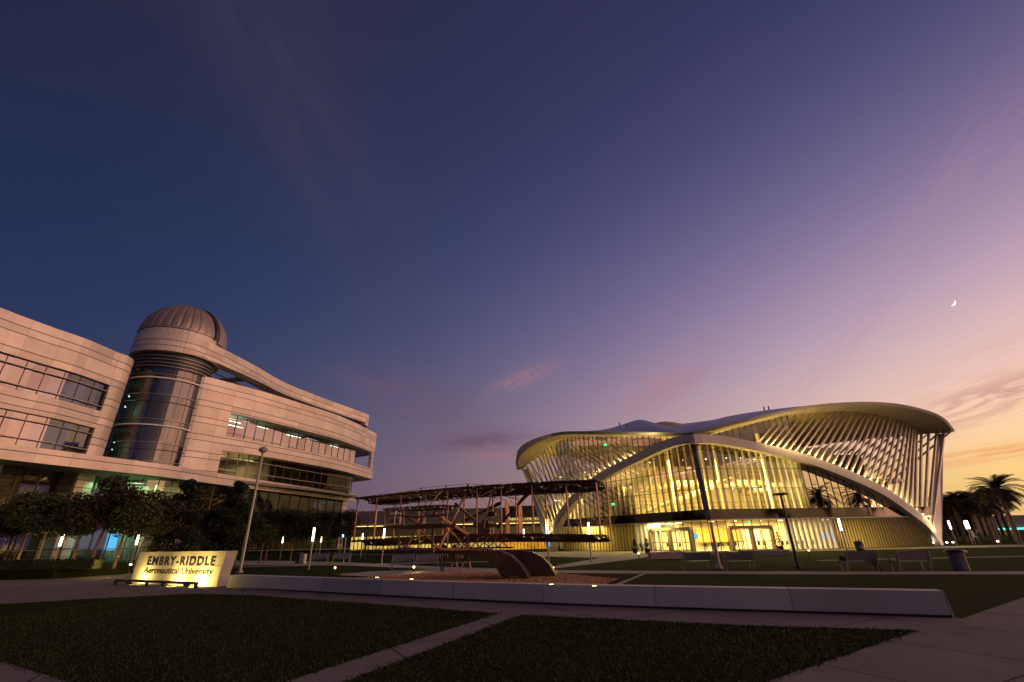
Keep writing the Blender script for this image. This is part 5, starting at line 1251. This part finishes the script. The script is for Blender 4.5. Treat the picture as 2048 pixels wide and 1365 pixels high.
pole((911,1008),(948,1040),.8,-.9,.06,'bronze'); pole((866,1058),(864,1098),2.6,2.8,.05,'bronze'); pole((797,1058),(799,1096),2.9,2.9,.035,'bronze')
pole((984,981),(967,1057),.8,.8,.035); pole((1008,970),(961,992),.9,.6,.035); pole((1040,975),(1010,988),.8,.2,.02)
pole((935,968),(948,996),.7,.7,.03); pole((962,985),(951,998),.7,.7,.025)
# skids
def skid(vs, u0, name='skid'):
    b = MB(); b.tube([L(u0,3.1,1.52), L(u0,2.6,1.38), L(u0,-1.2,1.32)], .05, 6)
    b.build(name, M['copper'], fl)
for u0 in (-1.0, .35):
    skid(0, u0); b = MB()
    for v in (2.2, .7, -.6): b.tube([L(u0,v,1.36), L(u0,v,ZL+v*TILT-.02 if v < 1.2 else 2.2)], .03, 5)
    b.tube([L(u0,.7,1.36), L(u0,2.4,2.2)], .03, 5); b.build('skid_strut', M['copper'], fl)
pole((796,1098),(868,1099.5),2.9,2.8,.05)
b = MB()
for i in range(8):
    u = -1.2+i*.42; b.tube([L(u,.72,1.40), L(u+.42,.72,ZL+.03)], .02, 5); b.tube([L(u+.42,.72,1.40), L(u,.72,ZL+.03)], .02, 5)
b.tube([L(-1.3,.72,1.38), L(2.4,.72,1.38)], .03, 5); b.tube([L(-1.2,.72,1.62), L(2.2,.72,1.62)], .015, 5); b.build('under_truss', M['bronze'], fl)
# rudders: two tall perforated blades behind
for u in (.15, .85):
    b = MB(); rows = []
    for i in range(15):
        z = 1.55+1.95*i/14; k = .75+.25*math.sin(math.pi*i/14); rows.append([L(u, -2.9-.42*k*q, z) for q in (0,.5,1)])
    b.grid(rows); b.grid([[p+fu*.03 for p in r][::-1] for r in rows]); b.build('rudder', M['ruddermat'], fl)
b = MB()
for u in (.15,.85):
    for z in (ZL+.05, ZU-.1): b.tube([L(u,-.6,z), L(u,-3.0,z-.08 if z > 3 else z+.2)], .024, 5)
b.build('tail_boom', M['bronze'], fl)
# propellers: straight broad blades, one per side
def prop(pa, pb, v, wa, name='propeller'):
    a_, c_ = lp(*pa, v), lp(*pb, v); b = MB(); rows = []; t = (c_-a_).normalized(); n_ = t.cross(fv).normalized()
    for i in range(17):
        s = i/16; r = abs(2*s-1); w_ = wa*(.35+.65*min(1, r*1.4))*(1 if r < .93 else .75); tw = .5*(1 if s < .5 else -1); c0 = a_.lerp(c_, s)
        d_ = (n_*math.cos(tw)+fv*math.sin(tw)); rows.append([c0-d_*w_, c0+d_*w_, c0+d_*w_+fv*.03, c0-d_*w_+fv*.03])
    b.grid(rows, sm=False, close=True); b.face(rows[0]); b.face(rows[-1][::-1]); o_ = b.build(name, M['bronze'], fl)
    m0 = a_.lerp(c_, .5); b = MB(); b.tube([m0-fv*.25, m0+fv*.35], .05, 8); b.build('propeller_shaft', M['dark'], fl)
prop((994,1056),(1068,974),-1.3,.10); prop((925,1045),(1002,1006),-1.3,.08)
# engine and pilot lying on the lower wing
b = MB(); b.box(L(.75,.1,ZL+.28), (.5,.6,.42)); b.tube([L(.5,-.2,ZL+.5), L(.5,.4,ZL+.5)], .13, 10); b.tube([L(.95,-.3,ZL+.55), L(.95,.4,ZL+.55)], .16, 10); b.tube([L(.9,.1,ZL+.9), L(1.3,.1,ZL+.9)], .09, 8); b.build('engine', M['bronze'], fl)
# plinth: two breaking-wave forms
pl_ = thing('wave_plinth', 'dark bronze wave-shaped plinth curling down to the gravel', 'plinth', (0,0,0))
def wave(poly, Y, dp, name):
    b = MB(); P_ = [atY(x, y, Y) for x, y in poly]; P_ = [Vector((p.x, p.y, max(p.z, -.02))) for p in P_]
    b.plate(P_, (0.15,dp,0)); o_ = b.build(name, M['plinth'], pl_, weld=True)
    md = o_.modifiers.new('bevel', 'BEVEL'); md.width = .05; md.segments = 3; md.limit_method = 'ANGLE'; md.angle_limit = R(50); return o_
wave([(868,1101),(940,1101),(1000,1103),(1022,1112),(1040,1128),(1052,1145),(1060,1158),(1036,1154),(1020,1153),(1007,1158),(1000,1150),(992,1137),(978,1124),(955,1115),(925,1110),(870,1105.5)], 23.2, 1.0, 'wave_crest')
wave([(925,1100),(1040,1101),(1062,1104),(1083,1114),(1099,1130),(1112,1152),(1090,1154),(1066,1155),(1056,1146),(1040,1129),(1022,1118),(985,1111),(925,1106)], 24.6, 1.0, 'wave_crest')
lamp('plinth_lamp', 'SPOT', O+Vector((.6,-2.2,.25)), 40, (1,.55,.22), None, .08, Vector((-.3,.75,.75)).to_track_quat('-Z','Y').to_euler(), None, R(110))
lamp('plinth_lamp', 'SPOT', O+Vector((-3.4,-.2,.25)), 45, (1,.55,.22), None, .08, Vector((.2,.35,.95)).to_track_quat('-Z','Y').to_euler(), None, R(120))

# ================================================================ PEOPLE
def person(label, origin, J, rad, edges, mats, rz=0, extras=None, group=None, s=1.0):
    me = bpy.data.meshes.new('person'); me.from_pydata([tuple(Vector(v)*s) for v in J], edges, [])
    o = bpy.data.objects.new('person', me); C.objects.link(o); o.location = origin; o.rotation_euler = (0,0,rz)
    md = o.modifiers.new('skin', 'SKIN'); 
    for i, r in enumerate(rad): me.skin_vertices[0].data[i].radius = (r[0]*s, r[1]*s) if isinstance(r, tuple) else (r*s, r*s)
    me.skin_vertices[0].data[0].use_root = True
    m2 = o.modifiers.new('sub', 'SUBSURF'); m2.levels = 2; m2.render_levels = 2
    bpy.context.view_layer.update()
    dg = bpy.context.evaluated_depsgraph_get(); nm = bpy.data.meshes.new_from_object(o.evaluated_get(dg)); o.modifiers.clear(); o.data = nm
    nm.materials.clear()
    for m_ in mats[0]: nm.materials.append(M[m_])
    for p in nm.polygons: p.material_index = mats[1](p.center/s); p.use_smooth = True
    tag(o, label, 'person', group); return o
def humanoid(ft, pose):
    pass
def head(o, c_, fwd, hairy=True, s=1.0):
    # head with nose, ears and hair as its own part of hair; head surface joined to body via neck
    f = Vector(fwd).normalized(); r_ = f.cross(Zv).normalized(); b = MB(); rows = []
    for j in range(9):
        ph_ = math.pi*j/8-math.pi/2; row = []
        for k in range(12):
            a = 2*math.pi*k/12; w_ = .082*math.cos(ph_); z = .118*math.sin(ph_); jaw = 1-.22*max(0,-math.sin(ph_))
            row.append(Vector(c_) + (r_*math.cos(a)*w_*.95 + f*math.sin(a)*w_*1.12)*jaw + Zv*z)
        rows.append(row)
    b.grid(rows, close=True)
    n0 = Vector(c_)+f*.088; b.face([n0+Zv*.02, n0-Zv*.025+r_*.016, n0-Zv*.022+f*.028]); b.face([n0+Zv*.02, n0-Zv*.022+f*.028, n0-Zv*.025-r_*.016])
    for sg in (-1,1): b.tube([Vector(c_)+r_*.078*sg-Zv*.02, Vector(c_)+r_*.088*sg+Zv*.025], .014, 5)
    b.build('head', M['skin'], o)
    b = MB(); rows = []
    for j in range(6):
        ph_ = math.pi*.5*j/5; row = []
        for k in range(12):
            a = 2*math.pi*k/12; w_ = .09*math.cos(ph_); row.append(Vector(c_) - f*.012 + r_*math.cos(a)*w_ + f*math.sin(a)*w_*1.1 + Zv*(.02+.108*math.sin(ph_)))
        rows.append(row)
    b.grid(rows, close=True); b.build('hair', M['hair'], o)
    for sg in (-1,1): b = MB(); b.tube([Vector(c_)+f*.082+r_*.03*sg+Zv*.005, Vector(c_)+f*.09+r_*.03*sg+Zv*.005], .008, 5); b.build('eye', M['dark'], o)
def fingers(J, rad, E_, wrist, d, side):
    d = Vector(d).normalized(); sd_ = Vector(side).normalized(); w_ = Vector(J[wrist]); palm = len(J); J.append(tuple(w_+d*.07)); rad.append((.022,.035)); E_.append((wrist,palm))
    for k, l in enumerate((.07,.08,.075,.06)):
        base = w_+d*.09+sd_*(.027-.018*k); i = len(J); J.append(tuple(base)); rad.append(.010); J.append(tuple(base+d*l*.5)); rad.append(.009); J.append(tuple(base+d*l*.9+Vector((0,0,-.008)))); rad.append(.008)
        E_ += [(palm,i),(i,i+1),(i+1,i+2)]
    i = len(J); J.append(tuple(w_+d*.03+sd_*.035)); rad.append(.012); J.append(tuple(w_+d*.07+sd_*.055)); rad.append(.009); E_ += [(palm,i),(i,i+1)]
def standing(label, px, Y, rz, mats, stride=.12, arm=.0, s=1.0, group=None):
    J = [(0,0,.95),(0,0,1.15),(0,0,1.38),(0,0,1.47),(0,0,1.55)]; rad = [(.16,.11),(.15,.10),(.17,.11),.06,.05]; E_ = [(0,1),(1,2),(2,3),(3,4)]
    for sg in (-1,1):
        i = len(J); J += [(sg*.10,0,.88),(sg*.11,stride*sg*.5,.50),(sg*.11,stride*sg,.10),(sg*.12,stride*sg-.13,.04)]; rad += [.095,.065,.045,.04]; E_ += [(0,i),(i,i+1),(i+1,i+2),(i+2,i+3)]
        i = len(J); J += [(sg*.20,0,1.36),(sg*.25,arm*.3,1.10),(sg*.24,-.06-arm,.87)]; rad += [.055,.042,.028]; E_ += [(2,i),(i,i+1),(i+1,i+2)]
        fingers(J, rad, E_, i+2, (0,-.15,-1), (0,-1,0))
    o = person(label, at(px, Y, 0), J, rad, E_, (mats, lambda c_: 1 if c_.z < .92 and abs(c_.x) < .2 and c_.z > (.0 if len(mats) < 4 else .48) else (2 if (c_.z < .93 or c_.z > 1.45) else 0)), rz, None, group, s)
    head(o, Vector((0,-.01,1.64))*s, (0,-1,0)); return o
gp = 'people strolling behind the sculpture'
standing('person in dark clothes standing behind the plinth left end', 884, 30, .6, ['cloth_d','cloth_d','skin'], .1, .1, 1.02, gp)
standing('person in dark shorts walking left behind the plinth', 908, 30.5, 1.3, ['cloth_d','cloth_d','skin','x'][:3]+['skin'], .3, .25, 1.0, gp)
standing('person in brown shirt and shorts stepping behind the plinth', 932, 31, -1.2, ['cloth_b','cloth_d','skin','skin'], .28, .2, .98, gp)
standing('person in pale shirt walking below the palms', 1956, 58, .7, ['cloth_w','cloth_d','skin'], .25, .2, 1.0)
standing('person in dark clothes right of the pale-shirted walker', 1966, 59, -.8, ['cloth_d','cloth_d','skin'], .25, .2, 1.0)
# seated person on the right-hand bench (side on, legs towards the right)
J = [(0,0,.50),(-.03,0,.72),(-.02,0,.94),(.02,0,1.02),(.05,0,1.08)]; rad = [(.15,.13),(.14,.12),(.16,.11),.06,.05]; E_ = [(0,1),(1,2),(2,3),(3,4)]
for sg in (-1,1):
    i = len(J); J += [(.12,sg*.10,.50),(.46,sg*.11,.50),(.62,sg*.11,.12),(.74,sg*.11,.05)]; rad += [.09,.065,.045,.04]; E_ += [(0,i),(i,i+1),(i+1,i+2),(i+2,i+3)]
    i = len(J); J += [(.0,sg*.19,.92),(.10,sg*.22,.68),(.30,sg*.12,.62)]; rad += [.055,.042,.028]; E_ += [(2,i),(i,i+1),(i+1,i+2)]
    fingers(J, rad, E_, i+2, (1,0,-.1), (0,-sg,.2))
pb = atZ(1722,1143,0); ps = person('person in brown shirt sitting sideways on the right bench', pb + Vector((.28,0,-.02)), J, rad, E_, (['cloth_b','cloth_d','skin'], lambda c_: 1 if c_.z < .56 else (2 if c_.z > 1.02 or (c_.x > .24 and c_.z > .57) else 0)), .1)
head(ps, Vector((.08,0,1.17)), (1,0,-.25))
b = MB(); b.box((-.45,0,.56),(.6,.3,.22)); bg_ = b.build('backpack', M['cloth_d'], None, pb, bevel=.06); tag(bg_, 'dark bag lying on the bench beside the seated person', 'bag')
# bronze pilot lying prone on the lower wing
J = [(0,0,0),(0,.2,.03),(0,.42,.10),(0,.52,.16),(0,.58,.2)]; rad = [(.14,.10),(.13,.10),(.16,.10),.06,.06]; E_ = [(0,1),(1,2),(2,3),(3,4)]
for sg in (-1,1):
    i = len(J); J += [(sg*.10,-.08,0),(sg*.13,-.5,-.02),(sg*.14,-.9,.0),(sg*.14,-1.02,.08)]; rad += [.09,.065,.045,.04]; E_ += [(0,i),(i,i+1),(i+1,i+2),(i+2,i+3)]
    i = len(J); J += [(sg*.20,.40,.08),(sg*.28,.58,-.06),(sg*.16,.76,-.04)]; rad += [.055,.042,.03]; E_ += [(2,i),(i,i+1),(i+1,i+2)]
    fingers(J, rad, E_, i+2, (0,1,.1), (-sg,0,0))
pil = person('bronze figure of a pilot lying prone on the lower wing', O + L(-.35,.1,ZL+.2), J, rad, E_, (['bronze'], lambda c_: 0), math.atan2(fv.y, fv.x)-math.pi/2)
head(pil, (0,.66,.30), (0,1,.1))
for ch_ in ALLCH(pil):
    ch_.data.materials.clear(); ch_.data.materials.append(M['bronze'])
pil['category'] = 'statue'; pil.name = 'pilot_statue'
